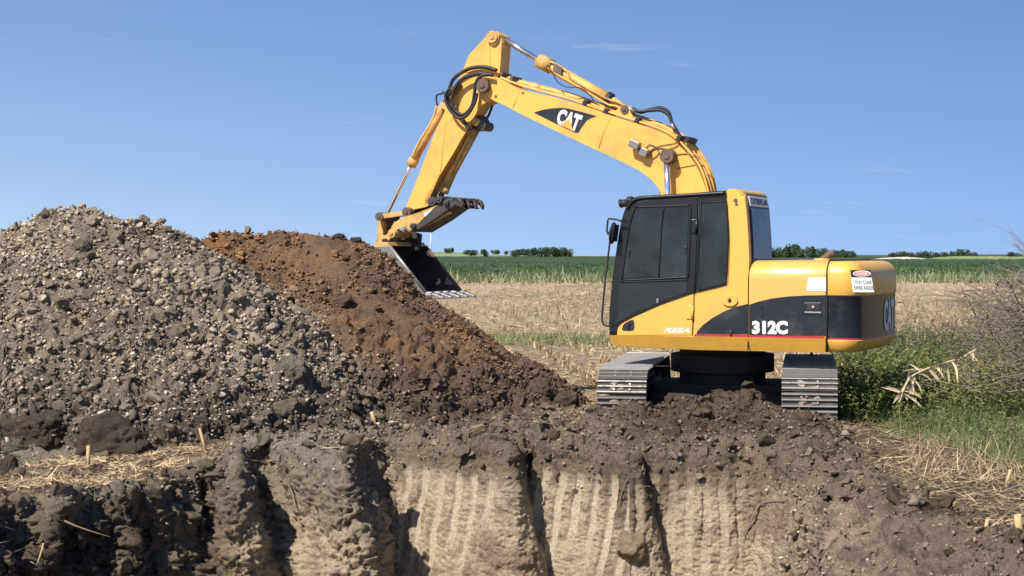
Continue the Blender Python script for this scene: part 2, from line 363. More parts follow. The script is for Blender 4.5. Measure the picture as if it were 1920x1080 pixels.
# colours: soil colours, linear, plus shade painted in under the machine
def C(r, g, b): return np.array([r, g, b])
def mix(a, b, f): return a * (1 - f[..., None]) + b * f[..., None]
cn = on(lambda a, b, c: fbm(a, b, c, 1.4, 4, 71)); cn2 = on(lambda a, b, c: fbm(a, b, c, 6, 3, 72))
straw_c = C(.49, .375, .23); soil_c = C(.115, .085, .062)
far_n = fbm(GX * .35, GY * .08, GX * 0, 1, 4, 75).reshape(GX.shape)
col = np.zeros(GX.shape + (3,)) + straw_c
col = mix(col, C(.36, .275, .17), sstep(-.3, .5, far_n)); col = mix(col, C(.27, .28, .13), .55 * sstep(.15, .5, fbm(GX * .15 + 5, GY * .05, GX * 0, 1, 3, 76)) * sstep(45, 60, GY))
col = mix(col, C(.30, .235, .155), sstep(-.1, .4, cn) * (GY < 24))
# greener strip of weeds across the stubble
col = mix(col, C(.12, .15, .05), .3 * np.exp(-((GY - 37.5 - 1.2 * fbm(GX, GX * 0, GX * 0, .4, 2, 77)) / 2.2) ** 2) * sstep(840, 900, PXX))
near_right = sstep(1560, 1640, PXX) * sstep(23, 20, GY)
col = mix(col, mix(np.zeros(col.shape) + C(.20, .15, .10), C(.10, .105, .05), sstep(-.1, .3, cn + .4 * cn2)), near_right)
col = mix(col, mix(np.zeros(col.shape) + C(.215, .165, .115), C(.30, .25, .185), sstep(900, 640, PXX)), disturbed)
col = mix(col, C(.26, .20, .14), disturbed * sstep(.10, .5, cn + .6 * cn2) * .7)
col = mix(col, C(.105, .076, .054), disturbed * sstep(1120, 1200, PXX + 90 * cn) * sstep(1640, 1540, PXX + 90 * cn) * sstep(15.7, 16.4, GY) * .75)  # shade under the machine, painted as darker soil between the tracks
col = mix(col, C(.07, .05, .036), disturbed * sstep(.05, .4, -cn2 - .3 * cn) * .6)
col = mix(col, mix(np.zeros(col.shape) + C(.36, .28, .165), C(.14, .10, .07), sstep(-.12, .2, cn2 + .4 * cn)), ledge * disturbed * sstep(-1.4, -.9, DD))
grey = mix(mix(np.zeros(col.shape) + C(.36, .29, .215), C(.23, .185, .135), sstep(-.2, .3, cn)), C(.43, .35, .24), sstep(.1, .4, cn2) * .5)
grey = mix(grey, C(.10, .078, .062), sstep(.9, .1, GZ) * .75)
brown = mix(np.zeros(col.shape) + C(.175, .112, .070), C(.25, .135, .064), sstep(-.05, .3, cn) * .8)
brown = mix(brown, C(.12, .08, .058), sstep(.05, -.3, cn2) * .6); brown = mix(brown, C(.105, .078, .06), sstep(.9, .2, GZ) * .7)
brown = mix(brown, C(.27, .13, .045), sstep(470, 400, PXX) * sstep(1.6, 2.0, GZ) * .8)
bl = sstep(-.22, .22, P1 - P2 + .38 * cn2 + .25 * cn) * np.clip(pile1 + pile2, 0, 1)
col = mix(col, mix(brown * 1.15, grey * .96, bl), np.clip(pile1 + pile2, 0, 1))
clay = mix(np.zeros(col.shape) + C(.60, .48, .315), C(.42, .335, .22), sstep(-.1, .4, torn)); clay = mix(clay, C(.30, .22, .15), sstep(.15, .5, n_big + .3 * cn2) * .75)
clay = mix(clay, C(.69, .585, .41), stripe * (.75 + .25 * sstep(-.3, .3, cn2)))
topsoil = mix(np.zeros(col.shape) + C(.15, .112, .08), C(.25, .20, .14), sstep(-.1, .4, cn)); topsoil = mix(topsoil, C(.34, .28, .20), .8 * sstep(430, 480, PXX) * sstep(760, 720, PXX))
tb = sstep(.10, -.34, GZ + .16 * cn + .10 * fold + .16 * cn2 + .30 * sstep(1110, 1170, PXX) * sstep(1300, 1230, PXX) + .06 * sstep(960, 1020, PXX) + .26 * sstep(740, 700, PXX)) * sstep(380, 480, PXX)
tb = np.maximum(tb, stripe)
wc = mix(topsoil, clay, tb)
col = mix(col, wc, wall)
rb = mix(np.zeros(col.shape) + C(.42, .325, .235), C(.26, .20, .145), sstep(1540, 1720, PXX + 260 * cn)); rb = mix(rb, C(.15, .112, .084), sstep(.0, .35, cn2 + .5 * cn) * .65)
col = mix(col, rb, wallR)
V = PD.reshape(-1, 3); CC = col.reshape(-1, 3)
nc = len(cols)
ii, jj = np.meshgrid(np.arange(nc - 1), np.arange(NR - 1), indexing='ij')
F = np.stack([ii * NR + jj, (ii + 1) * NR + jj, (ii + 1) * NR + jj + 1, ii * NR + jj + 1], -1).reshape(-1, 4)
z1 = ((P1 > np.maximum(gg, P2) + .03) & (GY < 25)).ravel(); z2 = ((P2 > np.maximum(gg, P1) + .03) & (GY < 25)).ravel()
DR = DD.ravel()
m1 = z1[F].sum(1) >= 3; m2 = (z2[F].sum(1) >= 3) & ~m1
inpit = DR[F].min(1) > -.02
m1 &= ~inpit; m2 &= ~inpit
mp = inpit & ~m1 & ~m2
def submesh(name, mask, mat):
    f = F[mask]; u, inv = np.unique(f, return_inverse=True)
    return mesh_np(name, V[u], inv.reshape(f.shape), mat, CC[u], smooth=True)
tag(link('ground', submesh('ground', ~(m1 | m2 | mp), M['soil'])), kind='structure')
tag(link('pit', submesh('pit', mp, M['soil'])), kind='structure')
tag(link('soil_heap', submesh('soil_heap', m1, M['soil'])), 'tall grey heap of crumbly subsoil rising at the left', 'soil heap')
tag(link('soil_heap', submesh('soil_heap', m2, M['soil'])), 'rusty brown heap of dug soil beneath the excavator bucket', 'soil heap')

# ------------------------------------------------------------------ scattered clods (loose rubble)
def ico(sub):
    bm = bmesh.new(); bmesh.ops.create_icosphere(bm, subdivisions=sub, radius=1)
    v = np.array([p.co[:] for p in bm.verts]); f = np.array([[q.index for q in p.verts] for p in bm.faces]); bm.free(); return v, f
def rock_templates(sub, n):
    v, f = ico(sub); out = []
    for k in range(n):
        a = v * (1 + .55 * fbm(v[:, 0], v[:, 1], v[:, 2], .9, 3, 200 + k)[:, None])
        for q in range(11):             # planar breaks
            d = rng.normal(size=3); d /= np.linalg.norm(d); h = rng.uniform(.28, .72); s = a @ d
            a = a - np.maximum(s - h, 0)[:, None] * d
        a = a * (1 + (.07, .07, .12, .07)[sub] * rng.normal(size=len(a)))[:, None]; a = a * (1 + (.22 * fbm(v[:, 0], v[:, 1], v[:, 2], 3.0, 2, 240 + k) if sub > 1 else 0 * v[:, 0]))[:, None] * rng.uniform(.7, 1.3, 3); out.append(a)
    return out, f
def rotmats(n):
    q = rng.normal(size=(n, 4)); q /= np.linalg.norm(q, axis=1, keepdims=True); w, a, b, c = q.T
    return np.stack([1 - 2 * (b * b + c * c), 2 * (a * b - c * w), 2 * (a * c + b * w), 2 * (a * b + c * w), 1 - 2 * (a * a + c * c), 2 * (b * c - a * w), 2 * (a * c - b * w), 2 * (b * c + a * w), 1 - 2 * (a * a + b * b)], -1).reshape(n, 3, 3)
def scatter_rocks(pos, size, colr, sub):
    T, f = rock_templates(sub, 14); n = len(pos); Rm = rotmats(n); ti = rng.integers(0, len(T), n)
    TT = np.stack(T); v = np.einsum('nij,nkj->nki', Rm, TT[ti]); v[:, :, 2] *= .8
    v = v * size[:, None, None] + pos[:, None, :]
    k = TT.shape[1]; ff = (f[None] + (np.arange(n) * k)[:, None, None]).reshape(-1, 3)
    return v.reshape(-1, 3), ff, np.repeat(colr, k, axis=0)
PF = PD.reshape(-1, 3); NF = NRM.reshape(-1, 3)
area = np.linalg.norm(np.cross(du, dv), axis=-1).ravel()
infr = np.where((PXX > -60) & (PXX < 1990), 1.0, np.where((PXX > -560) & (PXX < 2300), .35, 0)).ravel() * (PF[:, 1] < 22)
def pick(weight, n):
    w = weight.ravel() * area * infr; w = np.maximum(w, 0); w /= w.sum(); i = rng.choice(len(w), n, p=w)
    return i
def clodset(weight, n, s0, s1, pw, sub, colfn):
    i = pick(weight, n); s = s0 * (s1 / s0) ** (rng.random(n) ** pw)
    p = PF[i] + rng.normal(size=(n, 3)) * .012 + NF[i] * (s * .25)[:, None]
    base = CC[i]; return scatter_rocks(p, s, colfn(base, n), sub)
def cf(base, n, lo=.65, hi=1.7, pale=.12, palec=(.46, .40, .32)):
    f = rng.uniform(0, 1, n)[:, None]; c = base * (lo + (hi - lo) * f ** 1.4) * (1 + rng.normal(size=(n, 3)) * .015)
    m = rng.random(n) < pale; c[m] = np.array(palec) * rng.uniform(.75, 1.15, (m.sum(), 1)); return np.clip(c, .02, .7)
def join(parts):
    V_, F_, C_ = [], [], []; o = 0
    for v, f, c in parts: V_.append(v); F_.append(f + o); C_.append(c); o += len(v)
    return np.concatenate(V_), np.concatenate(F_), np.concatenate(C_)
patch = .25 + .75 * sstep(-.3, .15, on(lambda a, b, c: fbm(a, b, c, 1.3, 4, 99)))
v, f, c = join([clodset((pile1 + .5 * pile2 * sstep(-.4, 0, P1 - P2)) * patch, 26000, .008, .038, 1.3, 1, lambda b, n: cf(b, n, .5, 2.0, .14, (.50, .42, .32))),
                clodset(pile1, 380, .05, .10, 1.6, 3, lambda b, n: cf(b, n, .55, 1.0, .0)),
                clodset(pile1, 1800, .028, .07, 1.7, 2, lambda b, n: cf(b, n, .6, 1.35, .10))])
tag(link('rubble', mesh_np('rubble', v, f, M['rock'], c)), 'loose grey crumbs and pebbles covering the left heap', 'rubble', kind='stuff')
v, f, c = join([clodset(pile2 * (1 - .9 * smooth_patch), 19000, .008, .030, 1.4, 1, lambda b, n: cf(b, n, .7, 1.5, .05, (.36, .25, .17))),
                clodset(pile2 * (1 - .6 * smooth_patch), 1100, .026, .07, 2.2, 2, lambda b, n: cf(b, n, .55, 1.25, .05, (.3, .22, .15)))])
tag(link('rubble', mesh_np('rubble', v, f, M['rock'], c)), 'loose reddish crumbs and lumps covering the brown heap', 'rubble', kind='stuff')
dz = disturbed * (1 - wall) * (1 - .85 * wallR) * (1 - pile1) * (1 - pile2)
v, f, c = join([clodset(dz * (1 - .7 * ledge) + .25 * wallR, 27000, .006, .030, 1.5, 1, lambda b, n: cf(b, n, .6, 1.5, .06, (.34, .27, .19))),
                clodset(dz * (1 - .9 * ledge) + .3 * wallR, 260, .05, .13, 1.6, 3, lambda b, n: cf(b * np.minimum(1, .16 / b.max(1))[:, None], n, .5, .95, .0)),
                clodset(dz * (1 - .9 * ledge) + .2 * wallR, 1700, .025, .065, 2.0, 2, lambda b, n: cf(b * np.minimum(1, .24 / b.max(1))[:, None], n, .45, 1.15, .02, (.28, .22, .17))),
                clodset(wall, 2000, .005, .018, 1.8, 1, lambda b, n: cf(b, n, .6, 1.25, .02))])
tag(link('rubble', mesh_np('rubble', v, f, M['rock'], c)), 'dark crumbled soil along the pit edge in front of the tracks', 'rubble', kind='stuff')

# large clods that can be counted
def surf(px, Y):
    X = np.array([(px - 960) / FPX * Y]); return X[0], float(height(X, np.array([Y]))[0])
def find_surface(px, py, y0=10.5, y1=60):
    """first point of the terrain along the line of sight through a pixel"""
    d = ray(px, py); Ys = np.linspace(y0, y1, 4000); X = d[0] / d[1] * Ys; Z = CAMZ + d[2] / d[1] * Ys
    hit = Z <= height(X, Ys)
    if not hit.any() or Ys[np.argmax(hit)] > 24 and py < 470: return at(px, py, 20.1)
    k = np.argmax(hit); return Vector((X[k], Ys[k], Z[k]))
def clod(px, py, w, h, colr, label, seed, sub=4):
    v0, f0 = ico(5 if w > 70 else sub); p = find_surface(px, py + h * .3)
    s = p.y / FPX
    a = v0 / ((np.abs(v0) ** 3.2).sum(1) ** (1 / 3.2))[:, None] * (1 + .34 * fbm(v0[:, 0], v0[:, 1], v0[:, 2], 1.1, 3, seed)[:, None])
    r2 = np.random.default_rng(seed)
    for q in range(11):
        d = r2.normal(size=3); d /= np.linalg.norm(d); hh = r2.uniform(.68, .98); t = a @ d
        a = a - (np.maximum(t - hh, 0) * .85)[:, None] * d
    a = a * (1 + .30 * fbm(v0[:, 0], v0[:, 1], v0[:, 2], 4.0, 4, seed + 5, .7)[:, None])
    a = a * (1 + .10 * (.6 - worley(v0[:, 0] * 3, v0[:, 1] * 3, v0[:, 2] * 3, seed)[0]))[:, None]
    a = a * np.array([w * s / 2, min(w, h) * s * .55, h * s / 2])
    cc = np.array(colr) * (1 + .35 * fbm(v0[:, 0], v0[:, 1], v0[:, 2], 2.0, 4, seed + 9)[:, None])
    o = link('soil_clod', mesh_np('soil_clod', a, f0, M['soil'], cc, smooth=True))
    o.location = p + Vector((0, .03, h * s * .18)); o.rotation_euler = (0, 0, r2.uniform(-.5, .5))
    tag(o, label, 'soil clod', 'large clods of soil'); return o
DK = (.105, .080, .060); GY_ = (.25, .21, .165); BR = (.15, .105, .075)
for a in [(202, 822, 148, 100, DK, 'largest dark clod, on the ledge below the grey heap', 301),
          (62, 800, 108, 76, DK, 'dark rounded clod second from the left, above the straw ledge', 302),
          (140, 800, 52, 44, GY_, 'pale grey clod wedged between the two big dark clods', 303),
          (14, 870, 36, 40, DK, 'small black clod at the far left end of the straw ledge', 304),
          (34, 838, 60, 30, (.17, .14, .105), 'low grey clod just in front of the dark rounded clod', 305),
          (312, 805, 70, 22, GY_, 'flat pale slab lying right of the largest dark clod', 306),
          (548, 700, 74, 84, (.21, .175, .135), 'big grey block at the foot between the grey and brown heaps', 307),
          (485, 795, 46, 44, GY_, 'pale angular clod perched at the pit rim under the grey heap', 308),
          (535, 765, 66, 40, (.2, .16, .12), 'grey brown clod at the rim beneath the big grey block', 309),
          (600, 752, 46, 34, (.19, .155, .115), 'squat clod right of the grey brown rim clod', 310),
          (640, 565, 34, 30, BR, 'brown clod jutting from the middle of the brown heap', 311),
          (668, 449, 24, 12, DK, 'dark flat flake on the crest left of the bucket', 312),
          (636, 442, 20, 11, DK, 'dark chip second from the bucket on the brown crest', 313),
          (598, 560, 30, 26, (.2, .11, .06), 'orange brown clod on the brown heap face', 314),
          (155, 462, 34, 30, (.22, .18, .14), 'grey clod high on the grey heap', 315),
          (255, 545, 50, 18, (.2, .165, .125), 'long dark topped clod halfway up the grey heap', 316),
          (1010, 728, 56, 46, BR, 'brown clod at the toe of the brown heap by the stubble', 317),
          (1060, 752, 50, 40, (.13, .1, .075), 'clod between the brown heap and the left track', 318),
          (1480, 800, 60, 26, (.15, .115, .085), 'clod under the front edge of the right track', 319),
          (1535, 842, 54, 40, (.16, .12, .09), 'rounded clod at the right corner of the pit rim', 320),
          (1320, 730, 44, 40, (.11, .085, .065), 'dark clod on the mound between the tracks', 321),
          (1205, 838, 60, 26, (.12, .09, .07), 'dark overhanging clod at the pit rim below the left track', 322),
          (1270, 815, 30, 40, (.1, .075, .058), 'upright dark clod in the middle of the pit rim', 323),
          (905, 755, 44, 28, (.2, .16, .12), 'tan clod in the crumbled soil right of the brown heap', 324),
          (1182, 1020, 60, 50, (.36, .28, .17), 'clay lump bulging from the middle of the pit wall', 325)]:
    clod(*a)

# ------------------------------------------------------------------ straw, stubble and weeds
def strips(base, dirv, length, width, bend, colr, nseg=3, taper=True):
    """curved flat leaves; base (n,3) dirv (n,3) unit"""
    n = len(base); up = np.array([0, 0, 1.0])
    side = np.cross(dirv, up + rng.normal(size=(n, 3)) * .5); side /= np.linalg.norm(side, axis=1, keepdims=True) + 1e-9
    ts = np.linspace(0, 1, nseg + 1); rowsl = []
    for t in ts:
        c = base + dirv * (length * t)[:, None] + bend * (length * t * t)[:, None]
        w = width * ((1 - t) ** .6 * .9 + .1 if taper else 1)
        rowsl.append(c - side * (w / 2)[:, None]); rowsl.append(c + side * (w / 2)[:, None])
    v = np.stack(rowsl, 1); k = v.shape[1]; f = []
    for s in range(nseg): f.append([2 * s, 2 * s + 1, 2 * s + 3, 2 * s + 2])
    f = (np.array(f)[None] + (np.arange(n) * k)[:, None, None]).reshape(-1, 4)
    return v.reshape(-1, 3), f, np.repeat(colr, k, axis=0)
def ground_pts(n, px0, px1, py0, py1, keep=None):
    px = rng.uniform(px0, px1, n); py = rng.uniform(py0, py1, n)
    Y = CAMZ * FPX / (py - 478); X = (px - 960) / FPX * Y
    Z, g, p1, p2, d, pxx, ge, le = height(X, Y, True)
    m = (p1 < g) & (p2 < g) & (d < -.02)
    if keep is not None: m &= keep(X, Y, px, py, d)
    return np.stack([X, Y, Z], -1)[m], px[m], py[m]
def randdir(n, zlo, zhi):
    a = rng.uniform(0, 2 * np.pi, n); zz = rng.uniform(zlo, zhi, n); r = np.sqrt(1 - zz ** 2); return np.stack([r * np.cos(a), r * np.sin(a), zz], -1)
def strawcol(n, dark=.25):
    t = rng.random(n)[:, None]; c = np.array([.68, .52, .30]) * (1 - t) + np.array([.38, .27, .145]) * t
    c *= rng.uniform(.75, 1.2, (n, 1)); m = rng.random(n) < dark; c[m] *= .55; return c
parts = []
def undist(X, Y, px, py, d): return ~((Y < 18.9) & (px < 1570)) | ((px < 420) & (Y < 16))
b, px, py = ground_pts(52000, -40, 1980, 512, 800, undist)
n = len(b); sc = 1 + np.maximum(b[:, 1] - 25, 0) / 45
L = rng.uniform(.06, .30, n) * sc; b[:, 2] += rng.uniform(0, .03, n)
parts.append(strips(b, randdir(n, -.05, .35), L, rng.uniform(.006, .02, n) * sc, np.array([0, 0, -.25]) * rng.random((n, 1)), strawcol(n)))
b, px, py = ground_pts(15000, 800, 1980, 508, 780, undist)             # upright stubble in rows
b[:, 0] = np.round(b[:, 0] / .76 + b[:, 1] * .10) * .76 - b[:, 1] * .076 + rng.normal(size=len(b)) * .05
n = len(b); parts.append(strips(b, randdir(n, .75, .99), rng.uniform(.06, .17, n), rng.uniform(.012, .024, n), rng.normal(size=(n, 3)) * .15, strawcol(n, .35), taper=False))
v, f, c = join(parts)
tag(link('corn_stubble', mesh_np('corn_stubble', v, f, M['straw'], c)), 'dry pale corn stubble and husks covering the harvested field', 'stubble', kind='stuff')
parts = []
b, px, py = ground_pts(5200, 1560, 1990, 795, 1040, lambda X, Y, px, py, d: (d < 0) & (rng.random(len(X)) < sstep(-.0, -.5, d) * .9 + .1))
n = len(b); b[:, 2] += .01 + rng.uniform(0, .04, n)
parts.append(strips(b, randdir(n, -.05, .4), rng.uniform(.04, .28, n), rng.uniform(.003, .014, n), np.array([0, 0, -.2]) * rng.random((n, 1)) + rng.normal(size=(n, 3)) * .2, strawcol(n, .45) * .9))
b, px, py = ground_pts(600, 1700, 1990, 830, 910)
n = len(b); parts.append(strips(b, randdir(n, .7, .99), rng.uniform(.1, .3, n), rng.uniform(.004, .01, n), rng.normal(size=(n, 3)) * .2, strawcol(n)))
b, px, py = ground_pts(9000, -40, 430, 850, 960, lambda X, Y, px, py, d: (Y < 16) & (d > -1.5) & (fbm(X, Y, X * 0, 2.5, 2, 96) > -.15))
n = len(b); b[:, 2] += .015; parts.append(strips(b, randdir(n, -.05, .3), rng.uniform(.02, .16, n), rng.uniform(.005, .018, n), rng.normal(size=(n, 3)) * .15, strawcol(n, .1) * 1.15))
i = pick(wall * (PXX < 100) * (GZ > -.5), 90); n = len(i)
parts.append(strips(PF[i] + NF[i] * .02, randdir(n, -.8, .2), rng.uniform(.08, .28, n), rng.uniform(.008, .018, n), rng.normal(size=(n, 3)) * .2, strawcol(n, .1) * 1.1))
i = pick(dz * (1 - ledge) + .06 * pile2 + .05 * pile1 + .5 * wallR + .12 * wall, 520); n = len(i)
parts.append(strips(PF[i] + NF[i] * .02, randdir(n, -.2, .5), rng.uniform(.05, .22, n), rng.uniform(.003, .011, n), rng.normal(size=(n, 3)) * .25, strawcol(n)))
v, f, c = join(parts)
tag(link('straw_litter', mesh_np('straw_litter', v, f, M['straw'], c)), 'scattered dry corn leaves and straw around the pit rim', 'straw', kind='stuff')

def leafcol(n, a=(.10, .135, .032), b2=(.29, .31, .09)):
    t = rng.random(n)[:, None]; return (np.array(a) * (1 - t) + np.array(b2) * t) * rng.uniform(.7, 1.25, (n, 1))
# weeds: stems with leaves, right of the machine
def weeds(n_st, px0, px1, py0, py1, hmin, hmax, nl, lsz, colf, keep=None):
    b, px, py = ground_pts(n_st, px0, px1, py0, py1, keep); n = len(b)
    if n == 0: return []
    h = rng.uniform(hmin, hmax, n); lean = rng.normal(size=(n, 3)) * .28; lean[:, 2] = 0
    d = np.array([0, 0, 1.0]) + lean; d /= np.linalg.norm(d, axis=1, keepdims=True)
    bend = rng.normal(size=(n, 3)) * .12
    out = [strips(b, d, h, np.full(n, .007), bend, np.repeat(np.array([[.11, .12, .05]]), n, 0))]
    t = rng.random((n, nl)) ** .7; hh = (h[:, None] * t)
    p = b[:, None, :] + d[:, None, :] * hh[..., None] + bend[:, None, :] * (h[:, None] * t * t)[..., None]
    p = p.reshape(-1, 3); m = len(p); cc = np.repeat(colf(n), nl, axis=0) * rng.uniform(.7, 1.3, (m, 1))
    ls = rng.uniform(.5, 1.25, m) * lsz
    out.append(strips(p, randdir(m, -.15, .75), ls, ls * .42, np.array([0, 0, -.45]) + rng.normal(size=(m, 3)) * .15, cc, 2))
    return out
def clumpy(X, Y, px, py, d):
    return fbm(X, Y, X * 0, 1.3, 3, 91) > -.18
pw_ = []
pw_ += weeds(2000, 1565, 1990, 700, 800, .25, .62, 26, .055, leafcol, lambda X, Y, px, py, d: clumpy(X, Y, px, py, d) & (py < 812 - .0 * px) & (px > 1575 + (800 - py) * -.0))
pw_ += weeds(1000, 1565, 1990, 650, 712, .3, .7, 28, .055, lambda n: leafcol(n, (.08, .115, .035), (.19, .20, .09)))
pw_ += weeds(2600, 1600, 1990, 775, 880, .08, .26, 16, .035, lambda n: leafcol(n, (.12, .16, .05), (.24, .26, .10)), lambda X, Y, px, py, d: (px > 1600) & clumpy(X + 9, Y, px, py, d) & (py < 780 + (px - 1560) * .25))
pw_ += weeds(160, 1800, 1990, 570, 640, .3, .6, 24, .07, lambda n: leafcol(n, (.15, .15, .06), (.30, .26, .14)))
pw_ += weeds(60, 1815, 1900, 730, 760, .4, .6, 24, .05, lambda n: leafcol(n, (.42, .36, .08), (.5, .42, .12)))
v, f, c = join(pw_)
tag(link('weeds', mesh_np('weeds', v, f, M['leaf'], c)), 'tangled green weeds growing right of the excavator', 'weeds', kind='stuff')
parts = []
b, px, py = ground_pts(9000, 1600, 1990, 770, 880, lambda X, Y, px, py, d: (py < 800 + (px - 1600) * .28) & (rng.random(len(X)) < sstep(1590, 1800, px)))
n = len(b); parts.append(strips(b, randdir(n, .6, .98), rng.uniform(.08, .24, n), rng.uniform(.003, .007, n), rng.normal(size=(n, 3)) * .3, leafcol(n, (.12, .18, .05), (.27, .32, .12))))
b, px, py = ground_pts(1300, 880, 1140, 634, 650); n = len(b)
parts.append(strips(b, randdir(n, .6, .98), rng.uniform(.1, .3, n), rng.uniform(.008, .02, n), rng.normal(size=(n, 3)) * .25, leafcol(n, (.14, .18, .06), (.30, .33, .14))))
b, px, py = ground_pts(7000, 800, 1990, 512, 532); n = len(b)
parts.append(strips(b, randdir(n, .8, .99), rng.uniform(.3, .85, n), rng.uniform(.06, .14, n), rng.normal(size=(n, 3)) * .2, leafcol(n, (.15, .19, .07), (.34, .34, .18))))
b, px, py = ground_pts(5000, 800, 1990, 532, 620, lambda X, Y, px, py, d: fbm(X, Y * .3, X * 0, .25, 3, 95) > .05); n = len(b)
parts.append(strips(b, randdir(n, .7, .99), rng.uniform(.1, .3, n) * b[:, 1] / 45, rng.uniform(.01, .02, n) * b[:, 1] / 40, rng.normal(size=(n, 3)) * .25, leafcol(n, (.17, .20, .08), (.36, .36, .18))))
v, f, c = join(parts)
tag(link('grass', mesh_np('grass', v, f, M['leaf'], c)), 'grass growing in strips through the stubble field', 'grass', kind='stuff')

# ------------------------------------------------------------------ soybean field, far land, mound
def crop_block(name, Y0, Y1, X0, X1, h, base, seed, ca, cb, label, nx=420, ny=70, zoff=None):
    xs = np.linspace(X0, X1, nx); ys = np.geomspace(Y0, Y1, ny); A, B = np.meshgrid(xs, ys, indexing='ij'); A = A * (B / Y0)
    zz = base(A, B) + h * (1 + .22 * fbm(A * .9, B * .5, A * 0, 1, 3, seed))
    zz[:, 0] = base(A, B)[:, 0] - .1
    Vv = np.stack([A, B, zz], -1).reshape(-1, 3)
    i, j = np.meshgrid(np.arange(nx - 1), np.arange(ny - 1), indexing='ij')
    Ff = np.stack([i * ny + j, (i + 1) * ny + j, (i + 1) * ny + j + 1, i * ny + j + 1], -1).reshape(-1, 4)
    t = sstep(-.4, .4, fbm(A * .12, B * .03, A * 0, 1, 4, seed + 3)) * .6 + .4 * rng.random(A.shape)
    cc = (np.array(ca) * (1 - t[..., None]) + np.array(cb) * t[..., None]).reshape(-1, 3)
    return tag(link(name, mesh_np(name, Vv, Ff, M['crop'], cc)), label, 'crop field', kind='stuff')
rise = lambda A, B: 0 * A
crop_block('soybean_crop', 128, 1400, -60, 60, .85, lambda A, B: .0 * A, 5, (.030, .058, .020), (.062, .098, .036), 'dark green soybean crop reaching to the horizon')
# leafy front and top of the crop
b = np.stack([rng.uniform(-34, 48, 26000), 127 + 130 * rng.random(26000) ** 2.2, np.zeros(26000)], -1); b[:, 0] *= b[:, 1] / 128
n = len(b); b[:, 2] = np.where(b[:, 1] < 132, rng.uniform(0, .8, n), .8)
v, f, c = strips(b, randdir(n, .1, .9), rng.uniform(.10, .28, n), rng.uniform(.08, .2, n), rng.normal(size=(n, 3)) * .3, leafcol(n, (.04, .075, .025), (.11, .16, .06)), 1)
tag(link('soybean_leaves', mesh_np('soybean_leaves', v, f, M['leaf'], c)), 'leafy front rows of the soybean crop', 'crop', kind='stuff')
def hill(name, px0, px1, Y, top, depth, ca, cb, seed, prof):
    xs = np.linspace(px0, px1, 160); ys = np.linspace(-1, 1, 24); A, B = np.meshgrid(xs, ys, indexing='ij')
    YY = Y + depth * B; X = (A - 960) / FPX * Y
    hz = np.interp(A, [p for p, _ in prof], [q for _, q in prof]) / FPX * Y
    Z = CAMZ + (hz + .0) * 1 - (1 - np.cos(B * np.pi / 2)) * (hz + CAMZ + 2)
    Vv = np.stack([X, YY, Z], -1).reshape(-1, 3)
    i, j = np.meshgrid(np.arange(159), np.arange(23), indexing='ij')
    Ff = np.stack([i * 24 + j, (i + 1) * 24 + j, (i + 1) * 24 + j + 1, i * 24 + j + 1], -1).reshape(-1, 4)
    t = sstep(-.3, .3, fbm(X * .02, YY * .01, X * 0, 1, 4, seed)); cc = (np.array(ca) * (1 - t[..., None]) + np.array(cb) * t[..., None]).reshape(-1, 3)
    return tag(link(name, mesh_np(name, Vv, Ff, M['crop'], cc, smooth=True)), kind='structure')
hill('hill', 600, 1010, 1500, 0, 350, (.20, .24, .10), (.32, .32, .16), 14, [(600, 2), (760, 5), (830, 6), (900, 3), (960, -1), (1010, -5)])
hill('hill', 1100, 2600, 1300, 0, 300, (.045, .075, .03), (.07, .10, .045), 15, [(1100, -4), (1300, -1), (1450, 0), (1700, 0), (1850, 1), (2600, 2)])
# pale bank of bare sand beyond the crop
hill('sand_bank', 1625, 1745, 430, 0, 12, (.55, .50, .40), (.66, .60, .50), 16, [(1625, -9), (1650, -6), (1680, -4), (1700, -3.5), (1725, -5.5), (1745, -8)])
hill('meadow', 1735, 2100, 420, 0, 14, (.16, .20, .075), (.22, .25, .11), 17, [(1735, -8), (1760, -4), (1800, -2), (1860, -2), (1900, -3), (2100, -3)])

# ------------------------------------------------------------------ far trees
def crown_mesh(seed, dense=1500):
    r2 = np.random.default_rng(seed); L = []; nl = 9
    cen = np.stack([r2.uniform(-.55, .55, nl), r2.uniform(-.5, .5, nl), r2.uniform(.30, .85, nl)], -1); rad = r2.uniform(.22, .42, nl)
    cen[:, 2] = np.minimum(cen[:, 2], 1.02 - rad)
    k = r2.integers(0, nl, dense); d = r2.normal(size=(dense, 3)); d /= np.linalg.norm(d, axis=1, keepdims=True)
    p = cen[k] + d * (rad[k] * r2.uniform(.65, 1.08, dense))[:, None]; p[:, 2] = np.maximum(p[:, 2], .08)
    nrm = d + r2.normal(size=(dense, 3)) * .5; nrm /= np.linalg.norm(nrm, axis=1, keepdims=True)
    a = np.cross(nrm, [0, 0, 1.0] + r2.normal(size=(dense, 3)) * .3); a /= np.linalg.norm(a, axis=1, keepdims=True); bb = np.cross(nrm, a)
    s = r2.uniform(.035, .085, dense)[:, None]
    V_ = np.stack([p - a * s, p - bb * s * .7, p + a * s, p + bb * s * .7], 1).reshape(-1, 3); F_ = np.arange(dense * 4).reshape(-1, 4)
    t = r2.random(dense)[:, None]; c = (np.array([.034, .06, .022]) * (1 - t) + np.array([.085, .12, .045]) * t); c *= (1 + .3 * np.sin(k * 2.3))[:, None]
    return mesh_np('crown', V_, F_, M['leaf'], np.repeat(c, 4, 0))
